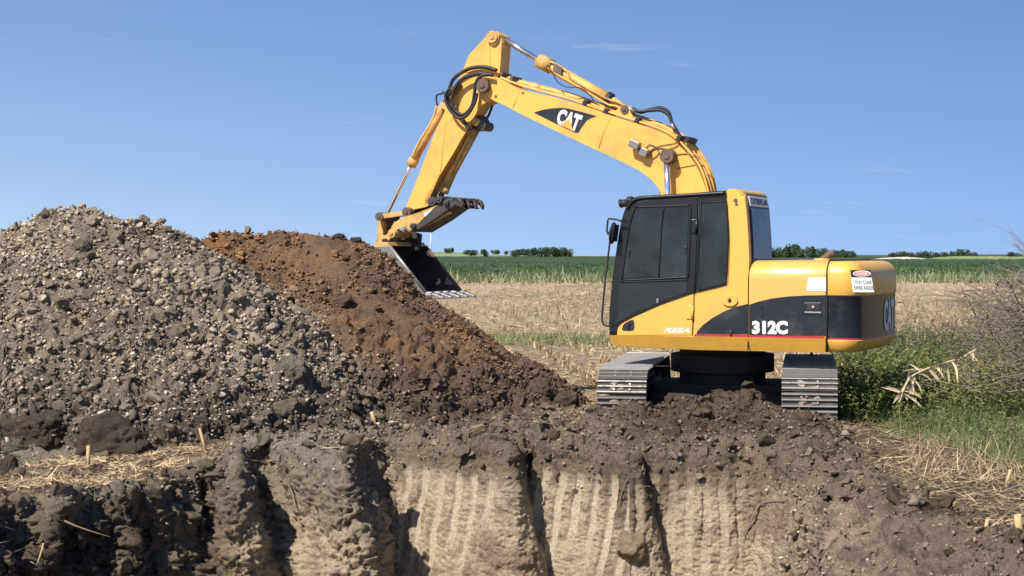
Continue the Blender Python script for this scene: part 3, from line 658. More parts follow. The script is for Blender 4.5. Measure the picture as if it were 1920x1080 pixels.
def trunk_mesh():
    bm = bmesh.new()
    bmesh.ops.create_cone(bm, cap_ends=True, segments=7, radius1=.05, radius2=.02, depth=.7, matrix=Matrix.Translation((0, 0, .3)))
    for a_ in (0, 2.1, 4.2):
        bmesh.ops.create_cone(bm, cap_ends=True, segments=5, radius1=.022, radius2=.008, depth=.45, matrix=Matrix.Rotation(a_, 4, 'Z') @ Matrix.Translation((.12, 0, .55)) @ Matrix.Rotation(.6, 4, 'Y'))
    me = bpy.data.meshes.new('trunk'); bm.to_mesh(me); bm.free(); me.materials.append(M['bark2']); return me
M['bark2'] = paint('tree_bark', (.08, .06, .045), rough=.9, amt=.3, coat=0)
crowns = [crown_mesh(400 + k) for k in range(6)]; trunkm = trunk_mesh()
def tree(px, ytop, ybase, wpx, Y, label, kind, group=None):
    hgt = (ybase - ytop) / FPX * Y; zb = zpix(px, ybase, Y); wid = wpx / FPX * Y
    zb2 = zb - .15 * hgt
    e = empty('tree', ((px - 960) / FPX * Y, Y, zb2), 0); tag(e, label, 'tree', group)
    c = link('crown', crowns[kind % 6], e); c.scale = (wid / 1.5, wid / 1.5, hgt * 1.12); c.rotation_euler = (0, 0, kind * 1.3)
    t = link('trunk', trunkm, e); t.scale = (hgt * .8, hgt * .8, hgt)
    return e
TR = [(8, 428, 470, 22, 420, 'dark tree top peeking over the left shoulder of the grey heap'),
      (838, 465, 474, 10, 1300, 'tiny tree at the left end of the skyline, nearest the bucket'), (846, 464, 474, 11, 1310, 'tiny round tree second along the skyline right of the bucket'),
      (877, 468, 478, 12, 1050, 'small tree third along the skyline right of the bucket'), (888, 468, 480, 18, 1000, 'low round tree fourth along the skyline'),
      (908, 467, 480, 15, 1000, 'upright round tree fifth along the skyline'), (928, 468, 476, 17, 1200, 'pale small tree alone left of the tall grove'), (950, 470, 477, 9, 1200, 'smallest tree just left of the grove'),
      (966, 467, 481, 22, 900, 'low tree at the left end of the grove'), (985, 466, 481, 24, 905, 'second tree from the left in the grove'), (1003, 464, 481, 24, 900, 'third tree from the left in the grove'),
      (1020, 463, 481, 26, 905, 'tree in the middle of the grove'), (1036, 462, 481, 26, 900, 'tallest tree of the grove'), (1050, 463, 481, 24, 905, 'second tree from the right end of the grove'), (1062, 465, 481, 22, 900, 'tree at the right end of the grove')]
RT = [(1452, 464, 486, 22), (1470, 461, 486, 28), (1488, 457, 486, 30), (1505, 466, 486, 20), (1522, 462, 486, 26), (1540, 464, 487, 22), (1558, 468, 487, 24), (1576, 467, 487, 22), (1594, 470, 487, 22),
      (1675, 473, 486, 20), (1690, 471, 486, 24), (1708, 473, 486, 20), (1724, 471, 486, 18), (1740, 470, 486, 18), (1756, 473, 486, 16), (1770, 472, 486, 14), (1784, 471, 486, 14), (1806, 466, 486, 26), (1822, 472, 486, 22), (1900, 472, 486, 26), (1960, 468, 486, 30)]
LB = ['behind the cab rear window', 'second right of the cab', 'tallest one above the engine hood', 'in the dip above the hood', 'broad one above the middle of the hood', 'just left of the exhaust tip', 'right above the exhaust tip', 'above the warning sticker', 'at the right end above the counterweight',
      'first one right of the pale sand bank', 'low broad one over the sand bank', 'third right of the sand bank', 'fourth right of the sand bank', 'fifth right of the sand bank', 'sixth right of the sand bank', 'thin one left of the pointed tree', 'nearest left of the pointed tree', 'pointed like a roof', 'low one right of the pointed tree', 'behind the twigs of the brush pile', 'behind the brush at the right edge']
for k, a in enumerate(TR): tree(a[0], a[1], a[2], a[3], a[4], a[5], k, 'trees on the skyline')
for k, a in enumerate(RT): tree(*a, 620 + (k % 3) * 12, 'skyline tree ' + LB[k], k + 1, 'trees on the skyline')
#PART2
# ------------------------------------------------------------------ excavator
PSI = R(23)
CEN = Vector((2.456, 19.9, -0.10))
lx = np.array([math.cos(PSI), -math.sin(PSI), 0]); ly = np.array([math.sin(PSI), math.cos(PSI), 0])
EX = empty('excavator', CEN, -PSI)
tag(EX, 'yellow and black tracked excavator reaching its bucket over the brown heap', 'excavator')
CN = np.array(CEN); EYE = np.array([0, 0, CAMZ])
def on_y(px, py, yl):
    """machine coordinates of the point of the plane y = yl seen at a pixel of the photograph"""
    d = ray(px, py); t = (yl + (CN - EYE) @ ly) / (d @ ly); p = EYE + d * t - CN
    return Vector((p @ lx, yl, p[2]))
def poly(pts, yl): return [on_y(a, b, yl) for a, b in pts]
def crop(o, s): return lambda *pts: [(o[0] + a / s, o[1] + b / s) for a, b in pts]
c1 = crop((680, 30), 3.6); c2 = crop((980, 80), 3.6); c3 = crop((680, 320), 4.154); c4 = crop((1110, 340), 3.374); c5 = crop((1380, 340), 3.175); c6 = crop((1100, 600), 3.84)
def add_prism(bm, pts, y0, y1, tri=True):
    """pts: Vectors (x,*,z); extruded from y0 to y1"""
    a = [bm.verts.new((p.x, y0, p.z)) for p in pts]; b = [bm.verts.new((p.x, y1, p.z)) for p in pts]; n = len(a)
    cap = [bm.faces.new(a), bm.faces.new(b[::-1])]
    if n > 8 and tri: bmesh.ops.triangulate(bm, faces=cap, quad_method='BEAUTY', ngon_method='BEAUTY')
    for i in range(n): bm.faces.new((a[i], b[i], b[(i + 1) % n], a[(i + 1) % n]))
    return a, b
def slab(name, pts, yl, th, mat, parent=EX, bevel=.004, seg=2):
    """plate whose outer face lies in the plane y = yl"""
    bm = bmesh.new(); add_prism(bm, poly(pts, yl), yl, yl + th); return bm_obj(name, bm, mat, parent, bevel, seg)
def spline(pts, n=8, closed=False):
    P_ = [Vector(p) for p in pts]; out = []
    for i in range(len(P_) - 1):
        p0 = P_[max(i - 1, 0)]; p1 = P_[i]; p2 = P_[i + 1]; p3 = P_[min(i + 2, len(P_) - 1)]
        for k in range(n):
            t = k / n; out.append(.5 * ((2 * p1) + (p2 - p0) * t + (2 * p0 - 5 * p1 + 4 * p2 - p3) * t * t + (3 * p1 - p0 - 3 * p2 + p3) * t ** 3))
    out.append(P_[-1]); return out
def smooth2(pts, n=5):
    return [(p.x, p.y) for p in spline([Vector((a, b, 0)) for a, b in pts], n)]
def add_tube(bm, path, r, seg=8, caps=True):
    path = [Vector(p) for p in path]; n = len(path); rings = []; nv = None
    for i, p in enumerate(path):
        t = (path[min(i + 1, n - 1)] - path[max(i - 1, 0)]).normalized()
        if nv is None: nv = t.orthogonal().normalized()
        else: nv = (nv - t * nv.dot(t)).normalized()
        b = t.cross(nv); rr = r[i] if isinstance(r, (list, tuple, np.ndarray)) else r
        rings.append([bm.verts.new(p + (nv * math.cos(2 * math.pi * k / seg) + b * math.sin(2 * math.pi * k / seg)) * rr) for k in range(seg)])
    for a, b in zip(rings[:-1], rings[1:]):
        for k in range(seg):
            f = bm.faces.new((a[k], a[(k + 1) % seg], b[(k + 1) % seg], b[k])); f.smooth = True
    if caps: bm.faces.new(rings[0][::-1]); bm.faces.new(rings[-1])
def tube(name, path, r, mat, parent=EX, seg=10, sm=0):
    bm = bmesh.new(); path = spline(path, sm) if sm else path
    if isinstance(r, (list, tuple)): r = list(np.interp(np.linspace(0, 1, len(path)), np.linspace(0, 1, len(r)), r))
    add_tube(bm, path, r, seg); return bm_obj(name, bm, mat, parent)
def pxpath(pts, yl):
    ys = yl if isinstance(yl, (list, tuple)) else [yl] * len(pts)
    return [on_y(a, b, y_) for (a, b), y_ in zip(pts, ys)]
def add_cyl(bm, p0, p1, r, seg=20): add_tube(bm, [p0, p1], r, seg)
def add_box(bm, c, s, rot=None):
    m = Matrix.Translation(c) @ (rot or Matrix.Identity(4)) @ Matrix.Diagonal((*s, 1)); return bmesh.ops.create_cube(bm, size=1, matrix=m)
def pin(name, px, py, y0, y1, r, mat, parent=EX):
    a = on_y(px, py, y0); bm = bmesh.new(); add_cyl(bm, a, Vector((a.x, y1, a.z)), r, 20); add_cyl(bm, a + Vector((0, -.012, 0)), Vector((a.x, y0, a.z)), r * .45, 6)
    return bm_obj(name, bm, mat, parent, .004)
def text_mesh(name, s, quad, yl, mat, parent=EX, bold=.0, shear=0, lift=0, warp=None):
    cu = bpy.data.curves.new(name, 'FONT'); cu.body = s; cu.size = 1; cu.offset = bold; cu.shear = shear; cu.resolution_u = 4
    ob = bpy.data.objects.new(name, cu); COL.objects.link(ob); bpy.context.view_layer.update()
    me = bpy.data.meshes.new_from_object(ob.evaluated_get(bpy.context.evaluated_depsgraph_get())); bpy.data.objects.remove(ob)
    v = np.array([p.co[:] for p in me.vertices]); mn = v.min(0); mxx = v.max(0); u = (v[:, 0] - mn[0]) / (mxx[0] - mn[0]); w = (v[:, 1] - mn[1]) / (mxx[1] - mn[1])
    TL, TRr, BRr, BL = [np.array(q) for q in quad]
    for i, p in enumerate(me.vertices):
        q = (BL * (1 - u[i]) + BRr * u[i]) * (1 - w[i]) + (TL * (1 - u[i]) + TRr * u[i]) * w[i]
        p.co = warp(u[i], w[i]) if warp else on_y(q[0], q[1], yl)
    me.name = name; me.materials.clear(); me.materials.append(mat)
    return link(name, me, parent)

YN = -1.22                                # near side of the body
# --- base frame with its skirt
skirt = smooth2(c4((113, 972), (112, 1000), (125, 1030), (160, 1042)), 3)
skirt += [(1300, 656.5), (1547.3, 661.5), (1547.3, 635.2), (1420, 633.0)]
base = empty
bm = bmesh.new(); a_, b_ = add_prism(bm, poly(skirt, YN - .02), YN - .02, 1.15)
zsk0 = on_y(1300, 630, YN).z
for v_ in a_: v_.co.y += .42 * max(0, zsk0 - .02 - v_.co.z)
bm_obj('base_frame', bm, M['yellow_skirt'], EX, .022, 3)
zsk = on_y(1300, 630, YN).z; zsb = on_y(1300, 656, YN).z
# turntable ring and undercarriage
bm = bmesh.new(); add_cyl(bm, Vector((0, 0, .42)), Vector((0, 0, zsb - .02)), .50, 48); add_cyl(bm, Vector((0, 0, .60)), Vector((0, 0, zsb - .10)), .60, 48)
bm_obj('turntable', bm, M['undercar'], EX, .01)
UYAW = R(9.8) 
UM = Matrix.Rotation(PSI - UYAW, 4, 'Z')   # undercarriage axes in machine coordinates: y along the tracks
def uobj(o): o.matrix_local = UM @ o.matrix_local; return o
bm = bmesh.new(); add_box(bm, (0, 0, .36), (1.5, 1.1, .24)); add_box(bm, (0, -.55, .30), (1.6, .22, .16)); add_box(bm, (0, .55, .30), (1.6, .22, .16))
uobj(bm_obj('chassis', bm, M['undercar'], EX, .03))
def shoe_mesh(w, mud):
    bm = bmesh.new(); add_box(bm, (0, 0, 0), (w, .163, .014))
    for k, dy in enumerate((-.066, 0, .06)): add_prism_box(bm, w, dy)
    add_box(bm, (0, 0, -.045), (.16, .15, .07))
    for sx in (-.085, .085):
        for sy in (-.03, .032): bmesh.ops.create_cone(bm, cap_ends=True, segments=6, radius1=.013, radius2=.013, depth=.02, matrix=Matrix.Translation((sx, sy, .013)))
    nf = len(bm.faces)
    for f_ in bm.faces: f_.material_index = 1 if f_.calc_center_median().z > .018 else 0
    if mud:
        for q in range(5):
            mm = Matrix.Translation((rng.uniform(-.11, .11), rng.uniform(-.05, .05), .012)) @ Matrix.Diagonal((rng.uniform(.02, .055), rng.uniform(.015, .035), .014, 1))
            g = bmesh.ops.create_icosphere(bm, subdivisions=2, radius=1, matrix=mm)
            for v_ in g['verts']:
                v_.co += Vector(rng.normal(size=3)) * .003
                for f_ in v_.link_faces: f_.material_index = 2
    me = bpy.data.meshes.new('track_shoe'); bmesh.ops.recalc_face_normals(bm, faces=bm.faces[:]); bm.to_mesh(me); bm.free(); [me.materials.append(M[q]) for q in ('track', 'grouser', 'mud')]; return me
def add_prism_box(bm, w, dy):
    h = .036; prof = [(-.010, .006), (-.006, h), (.006, h), (.010, .006)]
    a = [bm.verts.new((-w / 2, dy + p, q)) for p, q in prof]; b = [bm.verts.new((w / 2, dy + p, q)) for p, q in prof]
    bm.faces.new(a); bm.faces.new(b[::-1])
    for i in range(4): bm.faces.new((a[i], b[i], b[(i + 1) % 4], a[(i + 1) % 4]))
SHW = {-1: .53, 1: .585}
HL, RR = 1.36, .325; ZC = RR + .035
LEN = 4 * HL + 2 * math.pi * RR; NS = 43; SP = LEN / NS
for sx in (-1, 1):
    xo = sx * 1.0
    tk = uobj(empty('track')); tk.parent = EX
    bm = bmesh.new()
    add_box(bm, (xo, 0, ZC), (.20, 2 * HL - .2, .30)); add_box(bm, (xo + sx * -.02, 0, ZC + .02), (.34, 2 * HL - .7, .18))
    tk_frame = bm_obj('track_frame', bm, M['undercar'], tk, .02)
    for nm, yy in (('idler_wheel', -HL), ('drive_sprocket', HL)):
        bm = bmesh.new(); add_cyl(bm, Vector((xo - .06, yy, ZC)), Vector((xo + .06, yy, ZC)), RR - .06, 28); add_cyl(bm, Vector((xo - .16, yy, ZC)), Vector((xo + .16, yy, ZC)), .14, 20); bm_obj(nm, bm, M['undercar'], tk, .01)
    for k in range(6):
        bm = bmesh.new(); yy = -1.05 + k * .42; add_cyl(bm, Vector((xo - .12, yy, .13)), Vector((xo + .12, yy, .13)), .085, 16); bm_obj('track_roller', bm, M['undercar'], tk)
    sms = [shoe_mesh(SHW[sx], k % 3) for k in range(6)]
    for k in range(NS):
        s = (k + .35 * (sx > 0)) * SP % LEN
        if s < 2 * HL: y_, z_, a_ = -HL + s, ZC + RR, 0
        elif s < 2 * HL + math.pi * RR: th = (s - 2 * HL) / RR; y_, z_, a_ = HL + RR * math.sin(th), ZC + RR * math.cos(th), -th
        elif s < 4 * HL + math.pi * RR: q = s - 2 * HL - math.pi * RR; y_, z_, a_ = HL - q, ZC - RR, math.pi
        else: th = (s - 4 * HL - math.pi * RR) / RR; y_, z_, a_ = -HL - RR * math.sin(th), ZC - RR * math.cos(th), math.pi - th
        o = link('track_shoe', sms[(k * 5) % 6 if k % 7 else 3], tk); o.matrix_local = Matrix.Translation((xo, y_, z_)) @ Matrix.Rotation(a_, 4, 'X')
# --- hood (rounded near upper edge), cut in two: engine cover and the panel behind the cab
def loft(name, rings, mats, midx, parent=EX, smooth=True):
    """rings: list of closed point loops of equal length"""
    n = len(rings[0]); Vv = [tuple(p) for r_ in rings for p in r_]; Fv = []; MI = []
    for i in range(len(rings) - 1):
        for k in range(n): Fv.append((i * n + k, i * n + (k + 1) % n, (i + 1) * n + (k + 1) % n, (i + 1) * n + k)); MI.append(midx[i])
    bm = bmesh.new(); vs = [bm.verts.new(p) for p in Vv]
    for f_, m_ in zip(Fv, MI):
        ff = bm.faces.new([vs[q] for q in f_]); ff.material_index = m_; ff.smooth = smooth
    bm.faces.new([vs[k] for k in range(n)][::-1]); t_ = bm.faces.new([vs[(len(rings) - 1) * n + k] for k in range(n)]); t_.material_index = midx[-1]
    return bm_obj(name, bm, mats, parent)
hx0 = on_y(1403, 560, YN).x; hx1 = on_y(1549.5, 560, YN).x; cx1 = on_y(1669, 560, YN).x
ztop = CAMZ - CN[2] - (488 - 478) / FPX * 18.4
def hood_section(x_, r=.20, top=ztop, dz=0):
    pts = [(x_, YN, zsk)]
    for k in range(9):
        a = k / 8 * math.pi / 2; pts.append((x_, YN + r * (1 - math.cos(a)), top - r + r * math.sin(a)))
    pts.append((x_, 1.12, top)); pts.append((x_, 1.12, zsk)); return pts
bm = bmesh.new()
def section_solid(name, xs, mat, sec, parent=EX, bev=.006):
    bm = bmesh.new(); rs = [[bm.verts.new(p) for p in sec(x_)] for x_ in xs]; n = len(rs[0])
    for a, b in zip(rs[:-1], rs[1:]):
        for k in range(n):
            f_ = bm.faces.new((a[k], a[(k + 1) % n], b[(k + 1) % n], b[k])); f_.smooth = (1 <= k <= 8)
    bm.faces.new(rs[0][::-1]); bm.faces.new(rs[-1]); return bm_obj(name, bm, mat, parent, bev)
hood = section_solid('engine_cover', [hx0 + .006, hx1 - .006], M['yellow_hood'], hood_section)
for x_, rr in ((hx1 + .003, .010), (hx0, .007)):
    tube('panel_gap_strip', [(x_, p[1] + .002 * (rr < .009), p[2]) for p in [(x_, YN - .012, zsb + .01)] + hood_section(x_)[:-1]], rr, M['rubber'], hood, 6)  # black strips drawn in place of the dark gaps between panels
# --- counterweight: rounded in plan and at its top
RA = 10.0; YF = .92; xE = on_y(1681.5, 600, .80).x; X0_ = xE + RA - math.sqrt(RA * RA - .8 ** 2)
def rear_x(y_): return X0_ - RA + math.sqrt(RA * RA - y_ * y_)
def plan_ring(z_, inset):
    x0 = hx1 + .012; rc = max(.20 - inset * .6, .06); yn = YN + inset; yf = YF - inset; out = [(x0, yf, z_), (x0, yn, z_)]
    xc = rear_x(yn + rc) - inset - rc
    for k in range(1, 6): out.append((x0 + (xc - x0) * k / 5, yn, z_))
    for k in range(1, 9): a = k / 8 * math.pi / 2; out.append((xc + rc * math.sin(a), yn + rc - rc * math.cos(a), z_))
    for k in range(1, 12): y_ = yn + rc + (yf - rc - yn - rc) * k / 11; out.append((rear_x(y_) - inset, y_, z_))
    for k in range(1, 9): a = k / 8 * math.pi / 2; out.append((rear_x(yf - rc) - inset - rc + rc * math.cos(a), yf - rc + rc * math.sin(a), z_))
    return out
zb0 = on_y(1600, 661, YN).z; zy = on_y(1600, 638.5, YN).z; zr = on_y(1600, 635, YN).z; zbk = on_y(1600, 555, YN).z
rg = [(zb0, .07, 1), (zb0 + .02, .05, 1), (zb0 + .05, .035, 1), (zy - .004, 0, 1), (zy, .012, 2), (zr, .012, 3), (zbk, .012, 0), (zbk + .006, 0, 0)]
rt = .16
for k in range(1, 10):
    a = k / 9 * math.pi / 2; rg.append((ztop - .01 - rt + rt * math.sin(a), rt * (1 - math.cos(a)), 0))
cwt = loft('counterweight', [plan_ring(z_, i_) for z_, i_, _ in rg], [M['yellow'], M['yellow_skirt'], M['red'], M['black']], [m_ for _, _, m_ in rg])
cwt.modifiers.new('b', 'BEVEL').width = .004; cwt.modifiers['b'].limit_method = 'ANGLE'; cwt.modifiers['b'].angle_limit = R(50)
cu = None
def rear_pt(t, z_): return Vector((rear_x(t) - .012 + .004, t, z_))
zc0 = on_y(1665, 628, YN + .3).z; zc1 = on_y(1665, 566, YN + .3).z
text_mesh('rear_lettering', 'CAT', [(0, 0)] * 4, 0, M['white'], cwt, bold=.05, warp=lambda u, w: rear_pt(-.12 + u * .66, zc0 + (zc1 - zc0) * w) + Vector((.002, 0, 0)))
# wrapped at the corner the letters begin on the rear face
# --- cab shell
cab_outline = smooth2([(1143.5, 629), (1142.5, 600), (1145, 560), (1150.5, 510), (1157.5, 460), (1164, 422), (1171, 396), (1180, 379), (1194, 371), (1215, 368.5)], 4)
cab_outline += [(1290, 364.5), (1362, 359.5), (1366, 354.5), (1382, 354.5), (1391, 358)]
cab_outline += smooth2([(1396, 366), (1399, 390), (1402, 430), (1404, 470), (1404, 500), (1402, 540), (1402, 634)], 3)
co = poly(cab_outline, YN); YC = YN + .98
bm = bmesh.new(); a_, b_ = add_prism(bm, co, YN, YC, False)
xr = max(p.x for p in co)
ed = [e for e in bm.edges if abs(e.verts[0].co.y - YN) < 1e-5 and abs(e.verts[1].co.y - YN) < 1e-5 and min(e.verts[0].co.x, e.verts[1].co.x) > xr - .11 and min(e.verts[0].co.z, e.verts[1].co.z) > zsk + .02]
bmesh.ops.bevel(bm, geom=ed, offset=.085, segments=6, affect='EDGES', profile=.55)
for f_ in bm.faces: f_.smooth = len(f_.verts) == 4 and f_.calc_area() < .2
cab = bm_obj('cab', bm, M['yellow'], EX)
cab.modifiers.new('es', 'EDGE_SPLIT').split_angle = R(32)
S = .012
# black surround of the near side
blk = c4((60, 975), (108, 975), (155, 975), (158, 930), (172, 905), (262, 850), (430, 775), (603, 712), (642, 704), (690, 692), (800, 668), (848, 655), (857, 560), (866, 350), (858, 160), (846, 75))
bl_out = smooth2([(1143.0, 629), (1142.0, 600), (1144.5, 560), (1150, 510), (1157, 460), (1163.5, 422), (1170.5, 396), (1179.5, 379), (1193, 370.6), (1215, 368)], 4)
blk2 = bl_out + [(1290, 364), (1360.5, 360.5)] + c4((858, 160), (866, 350), (858, 560), (849, 655), (800, 668), (690, 692), (642, 705), (603, 714), (430, 778), (262, 852), (185, 893), (163, 915), (156, 940), (155, 970))
slab('side_surround', blk2, YN - S, .02, M['cab_black'], cab, .005)
door = empty('door'); door.parent = EX
dpl = c4((150, 972), (120, 968), (122, 860), (136, 700), (158, 560), (185, 380), (215, 240), (240, 170), (290, 128), (400, 112), (668, 100), (664, 300), (656, 500), (645, 702), (603, 714), (430, 778), (262, 852), (185, 893), (163, 915), (156, 940))
dp = slab('door_panel', dpl, YN - .024, .014, M['cab_black'], door, .004)
pane = lambda nm, pts, mat, par, y_=YN - .030, th=.008: slab(nm, pts, y_, th, mat, par, .0015, 1)
pane('lower_panel', c4((168, 645), (603, 637), (603, 703), (430, 765), (262, 838), (190, 878), (158, 902), (160, 800)), M['door_grey'], door)
pane('window_pane', c4((282, 178), (340, 172), (447, 169), (432, 300), (418, 606), (196, 618), (212, 480), (236, 330), (262, 220)), M['glass'], door)
pane('window_pane', c4((462, 168), (610, 162), (607, 330), (598, 603), (428, 606), (436, 450), (444, 300)), M['glass'], door)
for k, pts in enumerate([((272, 160), (430, 158), (625, 150)), ((625, 150), (621, 330), (609, 606)), ((455, 162), (438, 320), (423, 612)), ((190, 627), (400, 616), (609, 606)), ((178, 637), (400, 630), (606, 622)), ((190, 625), (215, 430), (240, 270), (272, 165))]):
    tube('window_frame', pxpath(c4(*pts), YN - .031), .0055 if k != 3 else .009, M['cab_black'] if k not in (3, 4) else M['door_grey'], door, 6, 5)
pane('side_window', c4((697, 142), (846, 133), (856, 260), (860, 380), (855, 540), (849, 640), (800, 655), (676, 686), (672, 640), (684, 400)), M['glass'], cab, YN - .020)
tube('window_seal', pxpath(c4((690, 135), (848, 126), (860, 260), (865, 380), (860, 540), (853, 646), (800, 660), (670, 693), (676, 400), (690, 135)), YN - .020), .004, M['rubber'], cab, 6)
tube('door_seam', pxpath(c4((678, 95), (674, 300), (664, 520), (652, 705)), YN - .016), .006, M['rubber'], cab, 6)
tube('door_seam', pxpath(c4((648, 704), (643, 850), (636, 972)), YN - .004), .004, M['rubber'], cab, 6)
yd = [(1157.2, 628.2)] + c4((158, 940), (166, 917), (188, 897), (262, 856), (430, 782), (603, 718), (641, 709), (638, 850), (632, 971))
slab('door_lower_skin', yd, YN - .010, .012, M['yellow'], door, .004)
slab('door_hinge', c4((628, 240), (656, 240), (656, 330), (628, 330)), YN - .04, .02, M['cab_black'], door, .006); 
tube('hinge_pin', pxpath(c4((662, 240), (658, 330)), YN - .034), .014, M['cab_black'], door)
slab('door_hinge', c4((598, 785), (630, 785), (627, 872), (596, 872)), YN - .022, .014, M['yellow'], door, .006)
tube('hinge_pin', pxpath(c4((636, 790), (634, 876)), YN - .022), .012, M['yellow'], door)
slab('door_handle', smooth2(c4((192, 925), (200, 905), (235, 882), (262, 880), (262, 940), (195, 942), (192, 925)), 3), YN - .016, .01, M['rubber'], door, .003)
slab('handle_grip', c4((226, 895), (240, 892), (238, 930), (224, 930)), YN - .028, .014, M['cab_black'], door, .004)
slab('window_catch', c4((584, 412), (597, 412), (594, 458), (580, 458)), YN - .042, .012, M['door_grey'], door, .003)
slab('window_catch', c4((228, 430), (240, 430), (236, 476), (224, 476)), YN - .042, .012, M['door_grey'], door, .003)
slab('lock_tab', c4((406, 742), (420, 742), (419, 772), (408, 770)), YN - .040, .01, M['steel_bright'], door, .003)
text_mesh('door_sticker', 'RESA', c4((462, 926), (626, 926), (616, 958), (452, 958)), YN - .0125, M['white'], door, bold=.04, shear=.25)
# roof rail
tube('roof_rail', pxpath([(1176, 392), (1184, 379), (1197, 372.5), (1220, 370), (1290, 366), (1361, 361.5)], YN - .02), .022, M['cab_black'], cab, 12, 6)
slab('roof_edge', [(1196, 367.5), (1290, 362.2), (1361, 357), (1361, 361), (1290, 366), (1200, 371)], YN + .05, .8, M['cab_black'], cab, .01)
# pillar details
bm = bmesh.new(); e0 = on_y(1369, 563, YN - .002)
for rr, y_ in ((1, YN - .004), ):
    add_prism(bm, [e0 + Vector((.088 * math.cos(t), 0, .065 * math.sin(t))) for t in np.linspace(0, 2 * math.pi, 28)[:-1]], YN - .022, YN + .005)
bm_obj('oval_boss', bm, M['yellow'], cab, .012, 3)
bm = bmesh.new(); add_box(bm, e0 + Vector((0, -.024, 0)), (.018, .006, .05)); add_box(bm, e0 + Vector((0, -.0255, 0)), (.042, .006, .016)); bm_obj('boss_slot', bm, M['rubber'], cab)
bm = bmesh.new()
for q, rr in ((c4((908, 122))[0], .024), (c4((915, 146))[0], .018)): p_ = on_y(*q, YN - .003); add_cyl(bm, p_, p_ + Vector((0, .02, 0)), rr, 16)
bm_obj('vent_hole', bm, M['rust'], cab)
# black swoosh on the body side and its red line
slab('side_swoosh', c4((660, 967), (664, 950), (700, 910), (760, 865), (840, 820), (915, 792), (985, 775), (985, 967)), YN - .004, .01, M['black'], cab, .001, 1)
slab('red_line', c4((640, 978), (655, 966), (985, 970), (985, 984)), YN - .006, .01, M['red'], cab, .001, 1)
bm = bmesh.new(); p_ = on_y(*c4((880, 948))[0], YN - .006); add_cyl(bm, p_, p_ + Vector((0, -.02, 0)), .016, 14); add_cyl(bm, p_ + Vector((0, -.01, 0)), p_ + Vector((0, -.01, -.05)), .010, 8); bm_obj('latch', bm, M['steel'], cab)
# rear face of the cab
def rear(a, b, y0_, y1_, name, mat, off, th=.012, par=None):
    """panel on the rear face between heights a,b and widths y0,y1; follows the rear line of the cab"""
    bm = bmesh.new(); vv = []
    n = 6; L_ = [];
    zs = np.linspace(a, b, n)
    cz = [p.z for p in co if p.x > xr - .2 and p.z > zsk]; cx = [p.x for p in co if p.x > xr - .2 and p.z > zsk]; o_ = np.argsort(cz)
    X_ = np.interp(zs, np.array(cz)[o_], np.array(cx)[o_]) + off
    fr = [[bm.verts.new((X_[i] + th_, yy, zs[i])) for i in range(n)] for yy in (y0_, y1_) for th_ in (0, -th)]
    A_, Ai, B_, Bi = fr
    for i in range(n - 1):
        bm.faces.new((A_[i], B_[i], B_[i + 1], A_[i + 1])); bm.faces.new((Ai[i], Ai[i + 1], Bi[i + 1], Bi[i])); bm.faces.new((A_[i], A_[i + 1], Ai[i + 1], Ai[i])); bm.faces.new((B_[i], Bi[i], Bi[i + 1], B_[i + 1]))
    bm.faces.new((A_[0], Ai[0], Bi[0], B_[0])); bm.faces.new((A_[-1], B_[-1], Bi[-1], Ai[-1]))
    return bm_obj(name, bm, mat, par or cab, .003)
zt1 = on_y(1400, 366, YN + .1).z; zt0 = on_y(1400, 386, YN + .1).z; zg1 = on_y(1400, 390, YN + .1).z; zg0 = on_y(1400, 486, YN + .1).z
rear(zg0 - .04, zt1 + .02, YN + .10, YC - .005, 'rear_panel', M['cab_black'], .008)
rear(zg0, zg1, YN + .14, YC - .06, 'rear_window', M['rear_glass'], .020)
rear(zt0, zt1 - .01, YN + .13, YC - .06, 'rear_name_plate', M['dwhite'], .016)
def rp(u, w):
    cz = [p.z for p in co if p.x > xr - .2 and p.z > zsk]; cx = [p.x for p in co if p.x > xr - .2 and p.z > zsk]; o_ = np.argsort(cz)
    z_ = zt0 + .02 + (zt1 - zt0 - .05) * w; return Vector((float(np.interp(z_, np.array(cz)[o_], np.array(cx)[o_])) + .019, YN + .17 + (.98 - .27) * u, z_))
text_mesh('rear_name', 'CATERPILLAR', [(0, 0)] * 4, 0, M['cab_black'], cab, bold=.03, warp=rp)
# engine cover markings
sw2 = [(1404.5, 571.5), (1420, 566), (1445, 560), (1475, 556), (1510, 554), (1548, 553.3), (1548, 630), (1404.5, 628.5)]
slab('side_band', sw2, YN - .005, .012, M['black'], hood, .001, 1)
slab('red_line', [(1404.5, 629), (1545.5, 630.5), (1545.5, 634.8), (1404.5, 632.6)], YN - .006, .012, M['red'], hood, .001, 1)
text_mesh('model_number', '312C', [(1410, 601.5), (1477, 601.5), (1477, 627), (1410, 626.5)], YN - .0065, M['white'], hood, bold=.062)
lt = c5((405, 722), (505, 722), (508, 785), (405, 785)); slab('latch_plate', lt, YN - .014, .01, M['black'], hood, .004)
slab('latch_recess', c5((422, 730), (496, 730), (496, 768), (422, 768)), YN - .017, .006, M['rubber'], hood, .002)
p_ = on_y(*c5((460, 747))[0], YN - .017); bm = bmesh.new(); add_cyl(bm, p_, p_ + Vector((0, -.014, 0)), .013, 14); bm_obj('lock_button', bm, M['chrome'], hood)
slab('latch_lip', c5((408, 776), (507, 778), (507, 786), (408, 785)), YN - .02, .01, M['steel_bright'], hood, .002)
slab('blank_sticker', c5((428, 573), (545, 573), (540, 654), (422, 652)), YN - .003, .006, M['dwhite'], hood, .001, 1)
for q in ((148, 745), (148, 795)): 
    p_ = on_y(*c5(q)[0], YN - .006); bm = bmesh.new(); add_cyl(bm, p_, p_ + Vector((0, -.01, 0)), .018, 12); bm_obj('hinge_bolt', bm, M['rubber'], hood)
